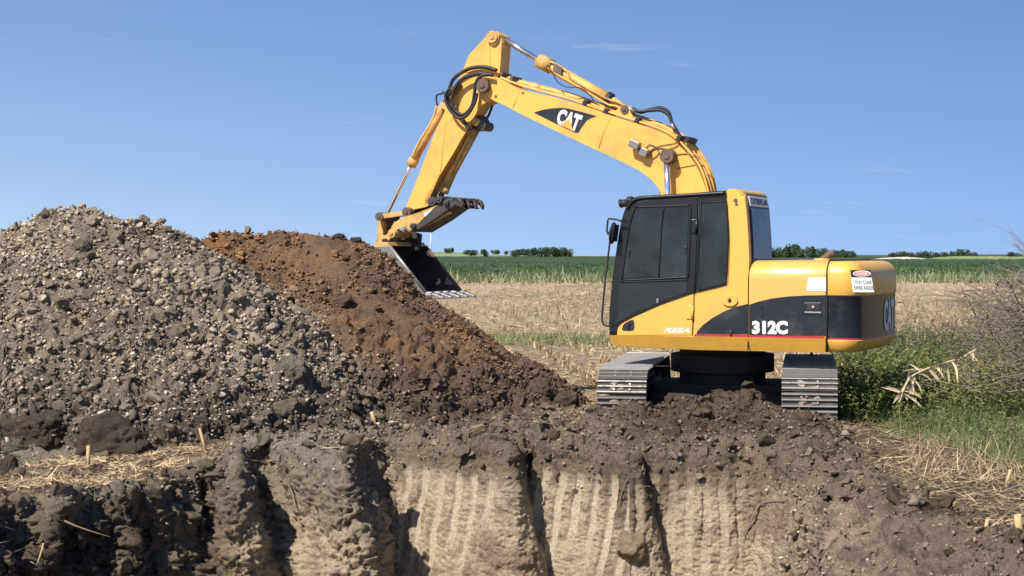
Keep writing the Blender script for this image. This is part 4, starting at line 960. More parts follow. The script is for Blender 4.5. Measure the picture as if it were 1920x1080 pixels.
ws = slab('warning_sticker', [(1594, 506), (1632, 506.5), (1639, 548), (1599, 548)], YN - .003, .006, M['dwhite'], cwt, .001, 1)
slab('sticker_header', [(1594, 506), (1632, 506.5), (1634, 520), (1596, 520)], YN - .005, .004, M['black'], ws, .0005, 1)
bm = bmesh.new(); e1 = on_y(1616, 513, YN - .006); add_prism(bm, [e1 + Vector((.094 * math.cos(t), 0, .032 * math.sin(t))) for t in np.linspace(0, 2 * math.pi, 24)[:-1]], YN - .008, YN - .004); bm_obj('sticker_oval', bm, M['white'], ws)
M['signred'] = paint('sign_red', (.62, .10, .13), rough=.5, amt=.1, coat=0, bump=0)
bm = bmesh.new(); add_prism(bm, [e1 + Vector((.082 * math.cos(t), 0, .024 * math.sin(t))) for t in np.linspace(0, 2 * math.pi, 24)[:-1]], YN - .011, YN - .006); bm_obj('sticker_oval', bm, M['signred'], ws)
text_mesh('sticker_text', 'DANGER', [(1606, 510.5), (1627, 510.5), (1627, 515.5), (1606, 515.5)], YN - .0125, M['white'], ws, bold=.02)
text_mesh('sticker_text', 'STAY CLEAR', [(1603, 526), (1634, 526), (1635, 533), (1604, 533)], YN - .0045, M['black'], ws, bold=.02)
text_mesh('sticker_text', 'SWING RADIUS', [(1601, 536), (1637, 536), (1638, 543.5), (1602, 543.5)], YN - .0045, M['black'], ws, bold=.02)
# exhaust tip on the hood
tube('exhaust_pipe', [on_y(1541, 492, -.5), on_y(1544, 486, -.5), on_y(1556, 476, -.5), on_y(1564, 473.5, -.5)], [.04, .04, .034, .03], M['rust'], EX, 12, 4)
bm = bmesh.new(); add_cyl(bm, on_y(1541, 490, -.5) - Vector((0, 0, .04)), on_y(1541, 484.5, -.5), .09, 20); bm_obj('exhaust_base', bm, M['yellow'], EX, .012)
# house top between hood and cab, seen from the side
bm = bmesh.new(); x0_ = on_y(1310, 500, .3).x; add_box(bm, ((x0_ + hx0) / 2, .45, (zsk + ztop - .1) / 2), (hx0 - x0_, 1.3, ztop - .1 - zsk)); bm_obj('house_frame', bm, M['yellow'], EX, .03)
tube('drain_pin', [on_y(1522, 660, -.8), on_y(1522, 668, -.8)], .015, M['rubber'])
# --- work lamp and mirror
def ell(bm, c, rx, ry, rz, rot=0):
    r_ = bmesh.ops.create_uvsphere(bm, u_segments=16, v_segments=10, radius=1, matrix=Matrix.Translation(c) @ Matrix.Rotation(rot, 4, 'Y') @ Matrix.Diagonal((rx, ry, rz, 1)))
bm = bmesh.new(); q = on_y(1171, 381, YN + .08)
ell(bm, q, .058, .065, .045, -.15); add_box(bm, q + Vector((.05, 0, .035)), (.05, .04, .03)); add_box(bm, q + Vector((.075, 0, -.01)), (.014, .05, .10)); add_cyl(bm, q + Vector((-.03, 0, 0)), q + Vector((-.058, 0, -.008)), .05, 16)
wl_ = bm_obj('work_lamp', bm, M['rubber'], EX, .02, 3)
bm = bmesh.new(); add_box(bm, q + Vector((-.053, 0, -.008)), (.008, .11, .065), Matrix.Rotation(-.15, 4, 'Y')); bm_obj('lamp_lens', bm, M['lens'], wl_, .004)
bm = bmesh.new(); q = on_y(1184, 374, YN + .2); ell(bm, q + Vector((-.01, 0, .005)), .05, .06, .032); ell(bm, q + Vector((.06, .03, .008)), .035, .05, .026); bm_obj('work_lamp', bm, M['rubber'], EX, .02, 3)
mir = tube('mirror_arm', pxpath([(1170, 415), (1160, 413.5), (1157, 411.5), (1141, 410), (1139.5, 414), (1138, 433), (1140, 438)], YN - .10), .011, M['rubber'], EX, 8)
bm = bmesh.new(); q = on_y(1149, 437, YN - .10)
ell(bm, q, .030, .10, .125, .14); add_box(bm, q + Vector((-.04, 0, 0)), (.06, .03, .03)); add_box(bm, q + Vector((.03, 0, 0)), (.012, .17, .19), Matrix.Rotation(.14, 4, 'Y'))
bm_obj('mirror', bm, M['rubber'], EX, .006, 2, True)
tube('grab_rail', pxpath([(1143.5, 452), (1141, 475), (1134, 535), (1130.5, 570), (1129, 595), (1130.5, 606), (1136, 610.5), (1146, 611)], YN - .10), .0115, M['rubber'], EX, 8, 4)
# --- boom
YB0, YB1 = -.16, .18; YM = (YB0 + YB1) / 2
top = c1((760, 425), (790, 408), (885, 410), (930, 425), (1050, 488)) + c2((0, 318), (220, 370), (440, 435), (590, 490), (800, 555), (920, 600), (1000, 640), (1080, 720), (1150, 800), (1200, 890), (1240, 1000))
bot = [(1240, 402)] + c2((930, 1010), (900, 960), (850, 910), (780, 860), (650, 795), (500, 725), (360, 660), (150, 560), (0, 487)) + c1((950, 598), (890, 575), (850, 545), (815, 515), (775, 500), (755, 465))
boom_poly = smooth2(top, 3) + [(1330, 402)] + smooth2(bot, 3)
boom = slab('boom', boom_poly, YB0, YB1 - YB0, M['yellow_boom'], EX, .012)
# welded rims along the side plates
bm = bmesh.new(); bb_ = smooth2(bot[1:12], 3); prev = None
for x_, y_ in bb_:
    row = [on_y(x_, y_ + d_, YB0 - .012) for d_ in (0, -2.6)]; row = [bm.verts.new(row[0]), bm.verts.new(row[1]), bm.verts.new(row[1] + Vector((0, .012, 0))), bm.verts.new(row[0] + Vector((0, .012, 0)))]
    if prev:
        for q in range(4): bm.faces.new((prev[q], row[q], row[(q + 1) % 4], prev[(q + 1) % 4]))
    prev = row
bm_obj('boom_rim', bm, M['yellow_boom'], boom)
for pts in (((590, 497), (545, 610), (512, 715)), ):
    tube('weld_seam', pxpath(c2(*pts), YB0 - .001), .006, M['yellow_boom'], boom, 6)
tube('weld_seam', pxpath(c1((1055, 500), (1030, 580), (1010, 630)), YB0 - .001), .006, M['yellow_boom'], boom, 6)
slab('boom_decal', smooth2(c2((75, 472), (150, 450), (260, 440), (350, 455), (500, 495)), 4) + smooth2(c2((500, 495), (440, 520), (405, 560), (375, 610)), 3)[1:] + c2((350, 606), (220, 545)), YB0 - .004, .006, M['black'], boom, .001, 1)
text_mesh('boom_lettering', 'CAT', c2((250, 442), (408, 492), (365, 606), (222, 546)), YB0 - .0055, M['white'], boom, bold=.055)
slab('lettering_triangle', c2((250, 552), (316, 512), (342, 598)), YB0 - .0085, .003, M['yellow_boom'], boom, .0003, 1)
for q, rr in (((805, 468), .085), ((895, 538), .018), ((1078, 513), .018)):
    p_ = c1(q)[0]; pin('boom_pin', p_[0], p_[1], YB0 - (.08 if rr > .05 else .012), YB1 + .08, rr, M['rust'] if rr > .05 else M['yellow_worn'], boom)
for k, off in enumerate((0, 6.5, 12, 17)):
    pth = c1((930, 418), (1060, 470), (1200, 508)) + c2((100, 325), (300, 378), (450, 428), (700, 510), (880, 568), (1000, 622), (1090, 700), (1165, 790), (1215, 880), (1250, 1000))
    pp = [(x_ + off * .55 * sstep(0, 12, np.array(float(i))) * (1.4 if i > 8 else .6), y_ - off * .55 - 1) for i, (x_, y_) in enumerate(pth)] + [(1338 + off * .5, 400)]
    tube('hydraulic_pipe', pxpath(pp, YB0 + .03 + k * .085), .015 if k != 2 else .02, M['yellow_worn'] if k % 2 else M['yellow_boom'], boom, 8, 4)
for q in ((960, 415), (1030, 440)):
    p_ = c1(q)[0]; bm = bmesh.new(); add_box(bm, on_y(p_[0], p_[1], YM), (.04, .3, .11), Matrix.Rotation(.3, 4, 'Y')); bm_obj('pipe_clamp', bm, M['rust'], boom, .006)
for q in ((450, 412), (1080, 650), (1135, 660), (590, 470), (800, 530)):
    p_ = c2(q)[0]; bm = bmesh.new(); add_box(bm, on_y(p_[0], p_[1], YM), (.05, .34, .07), Matrix.Rotation(.5, 4, 'Y')); bm_obj('pipe_clamp', bm, M['rubber'], boom, .006)
# work light on the boom with its wire
bm = bmesh.new(); q = on_y(*c2((757, 688))[0], YB0 - .09); add_box(bm, q, (.13, .10, .09), Matrix.Rotation(.42, 4, 'Y'))
q2 = on_y(*c2((822, 742))[0], YB0 - .06); add_box(bm, q2, (.10, .10, .10), Matrix.Rotation(.42, 4, 'Y')); add_box(bm, (q + q2) / 2 + Vector((0, .02, 0)), (.12, .03, .03), Matrix.Rotation(.75, 4, 'Y'))
add_box(bm, (q + q2) / 2 + Vector((.02, .05, -.01)), (.05, .08, .04))
bl = bm_obj('boom_lamp', bm, M['lens'], boom, .012)
tube('lamp_wire', pxpath(c2((830, 720), (850, 690), (890, 700), (920, 740), (880, 780), (870, 730), (920, 712), (990, 718), (1050, 690), (1060, 665)), YB0 - .012), .005, M['rubber'], boom, 6, 6)
tube('lamp_wire', pxpath(c2((845, 745), (900, 705), (960, 690), (1020, 680), (1058, 660)), YB0 - .010), .004, M['rubber'], boom, 6, 6)
tube('grease_line', pxpath(c2((1010, 760), (1080, 748), (1180, 755), (1230, 800)), YB0 - .012), .006, M['yellow_worn'], boom, 6, 5)
slab('gusset_mark', c2((1040, 845), (1165, 822), (1168, 830), (1042, 853)), YB0 - .004, .004, M['rust'], boom, .0005, 1)
# boom lift cylinder
pb = pin('cylinder_pin', *c2((970, 765))[0], YB0 - .16, YB0, .085, M['rust'], boom)
bcy = tube('boom_cylinder', pxpath([(1258, 420), (1256, 470)], YB0 - .11), .075, M['yellow'], EX, 20)
tube('cylinder_rod', pxpath([(1250, 296), (1255, 425)], YB0 - .11), .040, M['chrome'], bcy, 20)
# --- stick
YS0, YS1 = -.13, .15
st = c1((905, 103), (870, 108), (835, 135), (775, 200), (718, 262), (690, 332), (655, 410), (615, 500), (570, 612), (480, 802), (380, 1070)) + c3((335, 292), (362, 300)) + [(770, 394), (798, 388)] + c3((545, 250), (500, 232), (482, 228), (612, 5)) + c1((520, 1075), (612, 925), (702, 770), (762, 662), (800, 600), (860, 572), (925, 380), (938, 200), (935, 130))
stick = slab('stick', st, YS0, YS1 - YS0, M['yellow_boom'], EX, .012)
slab('stick_side_plate', c1((838, 142), (775, 210), (722, 268), (700, 335), (692, 380), (868, 385), (862, 300), (852, 160)), YS0 - .008, .006, M['yellow_boom'], stick, .002, 1)
pin('stick_pin', 921.5, 69, YS0 - .05, YS1 + .05, .075, M['yellow_worn'], stick)
slab('stick_ear', c1((870, 110), (905, 105), (925, 120), (915, 170), (895, 195), (868, 200)), YS0 - .03, .02, M['yellow_worn'], stick, .006)
# stick cylinder
stc = tube('stick_cylinder', pxpath([(1012, 114), (1030, 124), (1100, 163), (1143, 187)], YM), .068, M['yellow'], EX, 20)
tube('cylinder_rod', pxpath([(934, 66), (1014, 116)], YM), .034, M['chrome'], stc, 20)
tube('cylinder_head', pxpath([(1010, 113), (1034, 126)], YM), .088, M['yellow_worn'], stc, 20)
tube('cylinder_head', pxpath([(1138, 183), (1146, 188)], YM), .082, M['rubber'], stc, 20)
tube('cylinder_eye', pxpath([(1143, 187), (1172, 204)], YM), [.062, .045], M['yellow_worn'], stc, 16)
pin('cylinder_pin', 1170, 205, YM - .12, YM + .12, .05, M['rust'], stc)
slab('cylinder_bracket', [(1150, 212), (1162, 200), (1178, 202), (1190, 226)], YM - .1, .2, M['yellow_boom'], stc, .008)
tube('hydraulic_pipe', pxpath([(1030, 116), (1040, 119), (1062, 133), (1072, 148), (1100, 165), (1140, 186), (1160, 192), (1178, 203)], YM - .075), .015, M['yellow_worn'], stc, 8, 4)
tube('hydraulic_pipe', pxpath([(1028, 127), (1045, 140), (1075, 157), (1110, 178), (1140, 196), (1155, 199), (1180, 210)], YM - .085), .013, M['yellow_boom'], stc, 8, 4)
tube('grease_hose', pxpath(c2((165, 150), (200, 200), (240, 270), (310, 303), (370, 300), (430, 330), (480, 390)), YM - .1), .007, M['rubber'], stc, 6, 5)
slab('cylinder_strap', [(1038, 118), (1054, 126), (1052, 142), (1036, 134)], YM - .10, .03, M['rust'], stc, .004)
for k, (dy, yy) in enumerate(((0, -.03), (3.5, .05), (6, -.07))):
    tube('hydraulic_hose', pxpath(c2((720, 432 + dy * 2), (790, 470 - dy), (860, 452 + dy), (930, 438 + dy * 3), (985, 470 + dy * 3), (1010, 545), (1050, 610), (1075, 655)), YM + yy), .020, M['rubber'], EX, 8, 6)
    tube('hose_fitting', pxpath(c2((700, 422 + dy * 2), (760, 456 + dy * 2)), YM + yy), .026, M['steel_bright'], EX, 10)
    tube('hose_fitting', pxpath(c2((1005, 540 + dy), (1028, 585 + dy)), YM + yy), .025, M['steel_bright'], EX, 10)
# hoses round the boom and stick joint
for k, (pts, y_, rr) in enumerate([
    (((905, 368), (830, 345), (740, 350), (670, 380), (610, 430), (585, 500), (575, 560), (600, 620), (650, 665), (690, 720), (720, 770)), YS0 - .06, .024),
    (((880, 400), (800, 388), (740, 398), (680, 420), (630, 470), (600, 560), (620, 630), (665, 665), (700, 655), (740, 600), (755, 520), (765, 450), (800, 405), (860, 395)), YS0 - .10, .022),
    (((590, 490), (560, 530), (570, 600), (610, 660), (660, 690), (710, 665), (755, 590), (775, 520)), YS0 - .13, .019),
    (((888, 555), (870, 620), (845, 680), (815, 715)), YS1 + .02, .017),
    (((545, 510), (530, 525), (500, 535), (498, 570), (505, 605)), YS0 - .02, .012),
    (((545, 515), (575, 555), (590, 600), (640, 650)), YS0 - .09, .014)]):
    tube('hydraulic_hose', pxpath(c1(*pts), y_), rr, M['rubber'], EX, 8, 5)
slab('hose_block', c1((570, 500), (612, 470), (640, 440), (655, 460), (620, 520), (590, 545)), YS0 - .09, .08, M['rust'], EX, .006)
# bucket cylinder (left of the stick)
bkc = tube('bucket_cylinder', pxpath(c1((555, 590), (340, 985)), YM), .052, M['yellow_worn'], EX, 18)
tube('cylinder_rod', pxpath(c1((340, 985), (285, 1085)) + c3((195, 325), (180, 352)), YM), .026, M['chrome'], bkc, 16)
tube('cylinder_head', pxpath(c1((350, 965), (325, 1010)), YM), .066, M['yellow_worn'], bkc, 18)
tube('hydraulic_pipe', pxpath(c1((497, 608), (470, 700), (370, 870), (335, 955)), YM - .05), .012, M['yellow_boom'], bkc, 6, 4)
slab('cylinder_bracket', c1((545, 560), (590, 540), (600, 590), (560, 640), (530, 620)), YM - .09, .18, M['yellow_worn'], bkc, .006)
# thumb cylinder (right of the stick, seen along its shaded side)
thc = tube('thumb_cylinder', pxpath(c1((762, 760), (600, 1060)) + c3((630, 160),), YM + .03), .062, M['yellow_worn'], EX, 18)
tube('hydraulic_pipe', pxpath(c1((722, 800), (590, 1070)), YM - .05), .014, M['yellow_boom'], thc, 6)
tube('cylinder_head', pxpath(c3((640, 130), (625, 170)), YM + .03), .068, M['yellow_worn'], thc, 18)
tube('cylinder_rod', pxpath(c3((625, 160), (600, 215)), YM + .03), .034, M['steel'], thc, 14)
slab('cylinder_bracket', c1((735, 735), (762, 665), (800, 672), (822, 725), (800, 760), (760, 775)), YM - .06, .2, M['steel'], thc, .01)
pin('cylinder_pin', *c1((762, 715))[0], YM - .12, YM + .16, .05, M['yellow_worn'], thc); pin('cylinder_pin', *c1((800, 740))[0], YM - .10, YM + .16, .06, M['steel'], thc)
# --- linkage
YL = YM - .22
lk = slab('bucket_link', c3((128, 338), (300, 318), (358, 300), (368, 350), (300, 352), (135, 378)), YL, .05, M['yellow_worn'], EX, .006)
slab('bucket_link', c3((150, 340), (340, 316), (350, 352), (150, 372)), YM + .17, .05, M['yellow_worn'], EX, .006)
pin('link_pin', *c3((126, 358))[0], YL - .02, YM + .24, .055, M['rust'], lk); pin('link_pin', *c3((338, 322))[0], YL - .03, YM + .24, .060, M['rust'], lk)
slab('power_link', c3((112, 392), (160, 390), (158, 560), (108, 575)), YM - .12, .24, M['yellow_worn'], EX, .01)
slab('power_link_plate', c3((112, 380), (218, 376), (215, 450), (165, 540), (160, 395)), YM - .02, .1, M['rust'], EX, .006)
# --- bucket
YK0, YK1 = YM - .52, YM + .52
front = c3((205, 585), (345, 765), (492, 950)); back = c3((470, 985), (360, 1010), (230, 960), (110, 850), (60, 720), (80, 590))
bprof = front + back
prof = poly(bprof, YK0)
bucket = slab('bucket', bprof, YK0, .025, M['steel_bright'], EX, .004)
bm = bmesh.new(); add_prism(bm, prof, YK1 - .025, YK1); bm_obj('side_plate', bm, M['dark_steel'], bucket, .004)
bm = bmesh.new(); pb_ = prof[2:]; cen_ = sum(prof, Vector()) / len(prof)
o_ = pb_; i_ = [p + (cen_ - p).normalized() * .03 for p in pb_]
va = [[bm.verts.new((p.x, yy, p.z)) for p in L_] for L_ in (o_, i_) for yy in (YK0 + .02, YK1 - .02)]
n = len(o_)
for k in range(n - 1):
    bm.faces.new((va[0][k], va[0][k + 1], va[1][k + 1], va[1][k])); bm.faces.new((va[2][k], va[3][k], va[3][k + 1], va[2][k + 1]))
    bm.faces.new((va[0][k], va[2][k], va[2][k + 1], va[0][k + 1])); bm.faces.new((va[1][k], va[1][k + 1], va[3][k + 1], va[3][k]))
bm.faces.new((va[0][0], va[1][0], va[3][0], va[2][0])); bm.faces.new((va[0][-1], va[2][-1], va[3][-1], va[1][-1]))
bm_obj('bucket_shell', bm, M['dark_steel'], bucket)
tube('side_plate_rim', pxpath(c3((205, 582), (345, 762), (492, 948)), YK0 + .012), .022, M['steel_bright'], bucket, 6)
fr_ = [Vector((p.x, YK1 - .012, p.z)) for p in prof[:3]]; tube('side_plate_rim', fr_, .022, M['rust'], bucket, 6)
# a wear plate gleaming at the far lip corner
bm = bmesh.new(); f1, f2 = prof[1], prof[2]; q_ = lambda t, d: Vector((f1.x + (f2.x - f1.x) * t - d, 0, f1.z + (f2.z - f1.z) * t)); add_prism(bm, [q_(.35, .02), q_(.72, .02), q_(.70, .14)], YK1 - .045, YK1 - .026); bm_obj('side_cutter', bm, M['steel_bright'], bucket)
# top of the bucket: ears, hinge plates and cross box
slab('bucket_ear', c3((78, 590), (95, 560), (150, 500), (185, 505), (205, 583)), YM - .17, .05, M['yellow_worn'], bucket, .006)
slab('bucket_ear', c3((78, 590), (95, 560), (150, 470), (235, 460), (300, 590)), YM + .12, .05, M['rust'], bucket, .006)
slab('bucket_box', c3((78, 592), (98, 562), (190, 555), (206, 586)), YK0, 1.04, M['yellow_worn'], bucket, .006)
slab('hinge_gap_shade', c3((190, 540), (235, 465), (330, 455), (440, 495), (428, 620), (330, 640), (215, 590)), YM + .12, .10, M['undercar'], bucket, .01)  # hinge plate in near black, its colour imitating the dark gap
bm = bmesh.new(); lip = prof[2]; dirt_ = (on_y(*c3((620, 988))[0], YK0) - on_y(*c3((490, 955))[0], YK0))
add_box(bm, Vector((lip.x + .0, YM, lip.z - .03)), (.14, 1.06, .035), Matrix.Rotation(.08, 4, 'Y')); bm_obj('cutting_edge', bm, M['steel_bright'], bucket, .006)
for k in range(5):
    yy = YK0 + .05 + k * (YK1 - YK0 - .1) / 4; bm = bmesh.new(); d_ = Vector((.20, 0, -.035)); b0 = Vector((lip.x + .02, yy, lip.z - .03))
    A = [bm.verts.new(b0 + Vector((0, sy * .045, sz * .045))) for sy, sz in ((-1, -1), (1, -1), (1, 1), (-1, 1))]; B = [bm.verts.new(b0 + d_ + Vector((0, sy * .028, sz * .010))) for sy, sz in ((-1, -1), (1, -1), (1, 1), (-1, 1))]
    bm.faces.new(A[::-1]); bm.faces.new(B)
    for j in range(4): bm.faces.new((A[j], A[(j + 1) % 4], B[(j + 1) % 4], B[j]))
    add_box(bm, b0 + Vector((.01, 0, .0)), (.10, .105, .07))
    bm_obj('tooth', bm, M['steel_bright'], bucket, .006)
# --- thumb
thumb = slab('thumb', c3((155, 540), (200, 480), (240, 410), (300, 370), (420, 330), (555, 280), (600, 262), (690, 330), (400, 478), (365, 465), (330, 440), (280, 450), (245, 480), (185, 562)), YM - .26, .04, M['yellow_worn'], EX, .008)
slab('thumb_side_plate', c3((555, 285), (650, 222), (705, 203), (742, 212), (770, 250), (775, 292), (720, 268), (560, 380), (400, 478), (362, 470), (400, 440), (480, 385)), YM - .30, .05, M['steel'], thumb, .008)
slab('thumb_side_plate', c3((240, 410), (300, 380), (650, 222), (705, 203), (742, 212), (775, 285), (400, 475), (330, 450)), YM + .26, .04, M['steel'], thumb, .008)
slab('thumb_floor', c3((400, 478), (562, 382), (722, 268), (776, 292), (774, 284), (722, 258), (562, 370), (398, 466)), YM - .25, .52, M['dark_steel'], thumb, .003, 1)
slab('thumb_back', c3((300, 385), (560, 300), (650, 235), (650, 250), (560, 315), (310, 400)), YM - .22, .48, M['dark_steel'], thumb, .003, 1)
slab('thumb_cross_plate', c3((640, 225), (760, 215), (765, 235), (640, 245)), YM - .27, .54, M['steel'], thumb, .003, 1)
slab('thumb_sticker', c3((475, 335), (535, 300), (552, 335), (492, 372)), YM - .264, .004, M['dwhite'], thumb, .0005, 1)
for q, rr in (((223, 490), .054), ((385, 432), .036), ((160, 542), .024), ((645, 250), .036), ((590, 225), .045), ((535, 240), .058)):
    p_ = c3(q)[0]; pin('thumb_pin', p_[0], p_[1], YM - (.34 if q != (535, 240) else .2), YM + .2, rr, M['steel'] if q != (223, 490) else M['yellow_worn'], thumb)
tz_ = poly(c3((700, 203), (735, 207), (765, 225), (782, 262), (778, 296), (757, 262), (735, 243), (700, 240)), YM - .28)
for k in range(4):
    yy = YM - .30 + k * .20; bm = bmesh.new(); add_prism(bm, [p + Vector((.03 * k * 0, 0, 0)) for p in tz_], yy, yy + .075); bm_obj('tooth', bm, M['rust'], thumb, .008)

# ------------------------------------------------------------------ distant pole
e = empty('utility_pole', ((808 - 960) / FPX * 60, 60, 0)); tag(e, 'slim white pole standing in the field behind the bucket', 'pole')
zt = zpix(808, 438, 60); zm = zpix(808, 478, 60); zg = zpix(808, 488, 60)
def vtube(name, z0, z1, r0, r1, mat, par):
    bm = bmesh.new(); add_tube(bm, [Vector((0, 0, z0)), Vector((0, 0, z1))], [r0, r1], 10); return bm_obj(name, bm, mat, par)
M['pole'] = paint('pole_white', (.62, .62, .60), rough=.6, amt=.2, coat=0)
vtube('shaft', zm, zt, .022, .018, M['pole'], e); vtube('base_sleeve', -.1, zm, .04, .04, M['pole'], e)

# ------------------------------------------------------------------ brush pile, stalks, stubs
def branch_tree(rs, p, d, L, r, depth, bm, droop=0):
    n = 7; path = [Vector(p)]; dd = Vector(d).normalized()
    for k in range(n):
        dd = (dd + Vector(rs.normal(size=3)) * .13 + Vector((0, 0, -droop))).normalized(); path.append(path[-1] + dd * L / n)
    add_tube(bm, path, [r * (1 - .75 * k / n) for k in range(n + 1)], 5 if r > .006 else 3, True)
    if depth > 0:
        for k in range(rs.integers(4, 7)):
            i = rs.integers(1, n); d2 = ((path[i + 1] - path[i]).normalized() + Vector(rs.normal(size=3)) * .55).normalized()
            branch_tree(rs, path[i], d2, L * rs.uniform(.3, .6), r * (1 - .75 * i / n) * .62, depth - 1, bm, droop)
def dead_branch(px0, py0, Y0, px1, py1, Y1, r, label, seed, depth=2):
    rs = np.random.default_rng(seed); a = at(px0, py0, Y0); b = at(px1, py1, Y1); bm = bmesh.new(); d = b - a
    branch_tree(rs, Vector((0, 0, 0)), d, d.length, r, depth, bm)
    me = bpy.data.meshes.new('dead_branch'); bm.to_mesh(me); bm.free()
    me.materials.append(M['deadwood' if seed % 2 else 'deadwood_dark'])
    o = link('dead_branch', me); o.location = a; tag(o, label, 'dead branch', 'dead branches of the brush pile'); return o
M['deadwood'] = paint('dead_wood', (.19, .15, .115), rough=.85, dirt=(.10, .08, .065), amt=.6, coat=0, scale=14)
M['deadwood_dark'] = paint('dark_dead_wood', (.15, .12, .095), rough=.85, dirt=(.06, .05, .04), amt=.6, coat=0, scale=14)
for a in [(1990, 640, 19, 1795, 480, 19.6, .020, 'long pale branch rising steeply to the left against the crop', 501),
          (2000, 600, 19, 1840, 560, 18.6, .026, 'thick dark branch pointing left across the pile middle', 502),
          (1990, 700, 19.5, 1895, 455, 20, .016, 'upright branch reaching above the skyline at the right edge', 503),
          (2010, 590, 18, 1790, 622, 18.2, .018, 'low horizontal branch sticking out farthest left', 504),
          (1980, 660, 18.6, 1830, 500, 18.8, .015, 'slim dark branch behind the long pale one', 505),
          (2000, 560, 18.2, 1900, 480, 18.4, .018, 'pale forked branch at the upper right', 506),
          (1970, 720, 18, 1810, 640, 17.6, .014, 'twiggy branch leaning over the green weeds', 508),
          (1990, 780, 17.8, 1860, 660, 17.8, .014, 'pale branch curving up at the lower right', 507),
          (2010, 620, 20.5, 1760, 560, 21, .016, 'hindmost dark branch fading into the stubble', 510),
          (1995, 530, 19, 1870, 440, 19.8, .012, 'thin pale switch crossing the horizon', 509)]:
    dead_branch(*a)
rs = np.random.default_rng(77); bm = bmesh.new()
for k in range(1000):
    px = 2040 - abs(rs.normal()) * 130; py = rs.uniform(500, 720) + (2000 - px) * .18; Y = rs.uniform(17.6, 21); p = at(px, py, Y)
    if p.z < .02 or px < 1790 - (py - 600) * .3: continue
    th = rs.normal() * .7; s = rs.choice([-1, 1]); d = Vector((s * math.cos(th), rs.normal() * .4, math.sin(th) * .8)).normalized(); L = rs.uniform(.15, .65)
    pp = [p]; 
    for q in range(4): d = (d + Vector(rs.normal(size=3)) * .16).normalized(); pp.append(pp[-1] + d * L / 4)
    add_tube(bm, pp, [rs.choice([.004, .006, .010]) * (1 - .17 * q) for q in range(5)], 3, False)
tag(bm_obj('twigs', bm, M['deadwood']), 'tangle of fine grey twigs in the brush pile at the right edge', 'twigs', kind='stuff')
# bent dry corn stalk with hanging leaves
cs = empty('corn_stalk', at(1700, 790, 17.6)); cs.location.z = 0; tag(cs, 'bleached broken corn stalk leaning left out of the weeds with drooping leaves', 'corn stalk')
L0 = Vector(cs.location)
stalk = [at(px_, py_, Y_) - L0 for px_, py_, Y_ in ((1830, 655, 18.0), (1800, 672, 17.9), (1765, 682, 17.8), (1730, 695, 17.7), (1705, 710, 17.6), (1692, 738, 17.6))]
tube('stem', stalk, .012, None or M['straw_plain'] if 'straw_plain' in M else M['dwhite'], cs, 6, 4) if False else None
M['husk'] = paint('bleached_husk', (.56, .45, .27), rough=.7, dirt=(.38, .28, .16), amt=.5, coat=0, scale=20)
tube('stem', stalk, .011, M['husk'], cs, 6, 4)
rs2 = np.random.default_rng(5); 
for k in range(44):
    t = 1 - (k / 43) ** 1.7; i = min(int(t * 5), 4); p = stalk[i].lerp(stalk[i + 1], t * 5 - i); n = 6
    d = Vector((rs2.normal() * .9, rs2.normal() * .6, rs2.uniform(-.5, .7))).normalized(); gv_ = rs2.uniform(.05, .42); L = rs2.uniform(.08, .30); w = rs2.uniform(.006, .020); bm = bmesh.new(); q = Vector(p); prev = None
    for s in range(n + 1):
        side = d.cross(Vector((0, 1, .3))).normalized() * w * math.sin(math.pi * (.12 + .85 * s / n)); v1 = bm.verts.new(q - side); v2 = bm.verts.new(q + side)
        vm = bm.verts.new(q + side.cross(d).normalized() * w * .35 if side.length > 0 else q)
        if prev: bm.faces.new((prev[0], prev[2], vm, v1)); bm.faces.new((prev[2], prev[1], v2, vm))
        prev = (v1, v2, vm); d = (d + Vector((rs2.normal() * .12, rs2.normal() * .12, -gv_))).normalized(); q = q + d * L / n
    bm_obj('leaf', bm, M['husk'], cs, smooth=True)
M['stub'] = paint('cut_stalk', (.50, .37, .18), rough=.7, dirt=(.22, .14, .06), amt=.7, coat=0, scale=30)
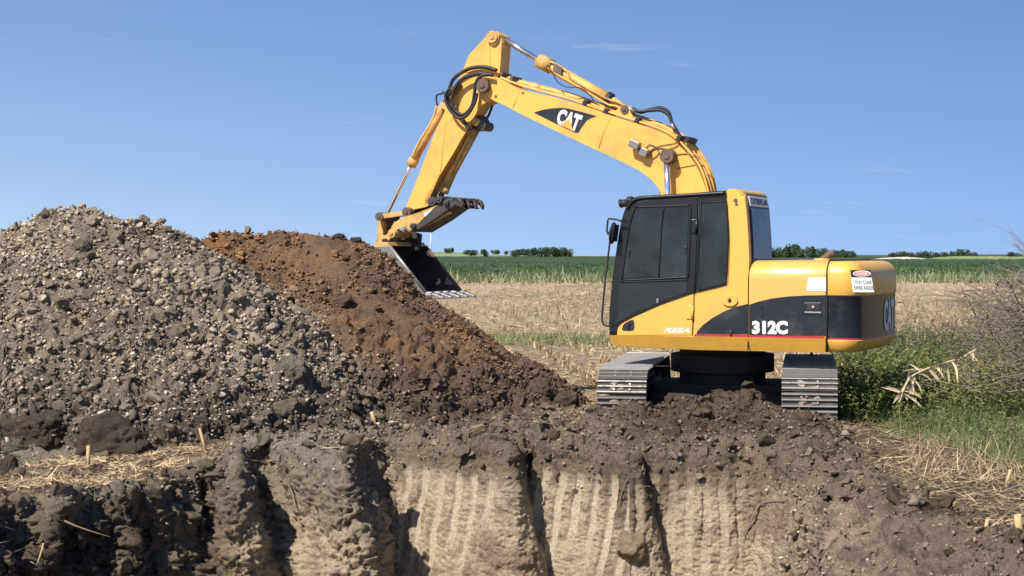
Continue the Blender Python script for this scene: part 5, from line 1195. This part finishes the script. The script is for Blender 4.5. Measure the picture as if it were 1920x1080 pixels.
def stub(px, py, hpx, lean, label, rpx=5):
    p = find_surface(px, py); s = p.y / FPX; bm = bmesh.new(); h = hpx * s; r = rpx * s * .5
    add_tube(bm, [Vector((0, 0, -.03)), Vector((lean * h * .4, 0, h * .45)), Vector((lean * h, 0, h))], [r * 1.15, r, r * .85], 9)
    for v_ in bm.verts:
        if v_.co.z > h * .8: v_.co.z += rs2.uniform(-.25, .3) * h * .15
    add_tube(bm, [Vector((lean * h * .5 - r * 1.2, -r, h * .25)), Vector((lean * h * .5 - r * .6, -r, h * .5))], [r * .35, r * .1], 5)
    o = bm_obj('corn_stub', bm, M['stub']); o.location = p; tag(o, label, 'corn stub', 'cut corn stalk stubs'); return o
stub(165, 878, 42, .02, 'upright golden corn stub on the ledge before the largest dark clod', 8)
stub(386, 850, 46, -.25, 'thin corn stub leaning left at the rim below the grey heap', 6)
stub(704, 798, 26, -.3, 'pale short stub standing in the rim soil below the brown heap', 8)
stub(1886, 915, 34, .25, 'stub at the right edge beside the grass', 7)
stub(1846, 1010, 36, .15, 'golden stub on the right rim near the bottom corner', 8)
stub(1912, 1010, 44, -.1, 'thick orange stub at the bottom right corner', 16)
def stick_on(px0, py0, px1, py1, r, label, sag=.02):
    a = find_surface(px0, py0) + Vector((0, 0, .03)); b = find_surface(px1, py1) + Vector((0, 0, .04)); m = (a + b) / 2 + Vector((0, -.03, sag))
    bm = bmesh.new(); add_tube(bm, spline([a - a, m - a, b - a], 5), r, 7); o = bm_obj('dry_stalk', bm, M['husk']); o.location = a; tag(o, label, 'dry stalk', 'loose dry stalks'); return o
stick_on(1305, 858, 1376, 834, .011, 'straight pale stalk lying on the rim in front of the right track')
stick_on(645, 803, 692, 799, .009, 'short pale stalk lying level beside the rim stub')
stick_on(277, 803, 336, 793, .012, 'grey stalk lying by the flat pale slab')
stick_on(1200, 985, 1205, 900, .006, 'thin dark root hanging down the clay wall', .0) if False else None
def root(pts, r, label):
    ps = [find_surface(a, b) + Vector((0, -.04, 0)) for a, b in pts]; bm = bmesh.new(); add_tube(bm, spline([p - ps[0] for p in ps], 5), r, 6)
    o = bm_obj('root', bm, M['deadwood']); o.location = ps[0]; tag(o, label, 'root', 'roots poking out of the pit wall')
root([(1395, 1005), (1412, 965), (1430, 942), (1480, 938)], .008, 'bent brown root arching out of the right end of the pit wall')
root([(535, 895), (548, 920), (556, 950)], .006, 'thin pale root hanging in the dark recess at the left')
root([(1160, 945), (1168, 915), (1180, 890)], .005, 'fine root on the wall below the left track')
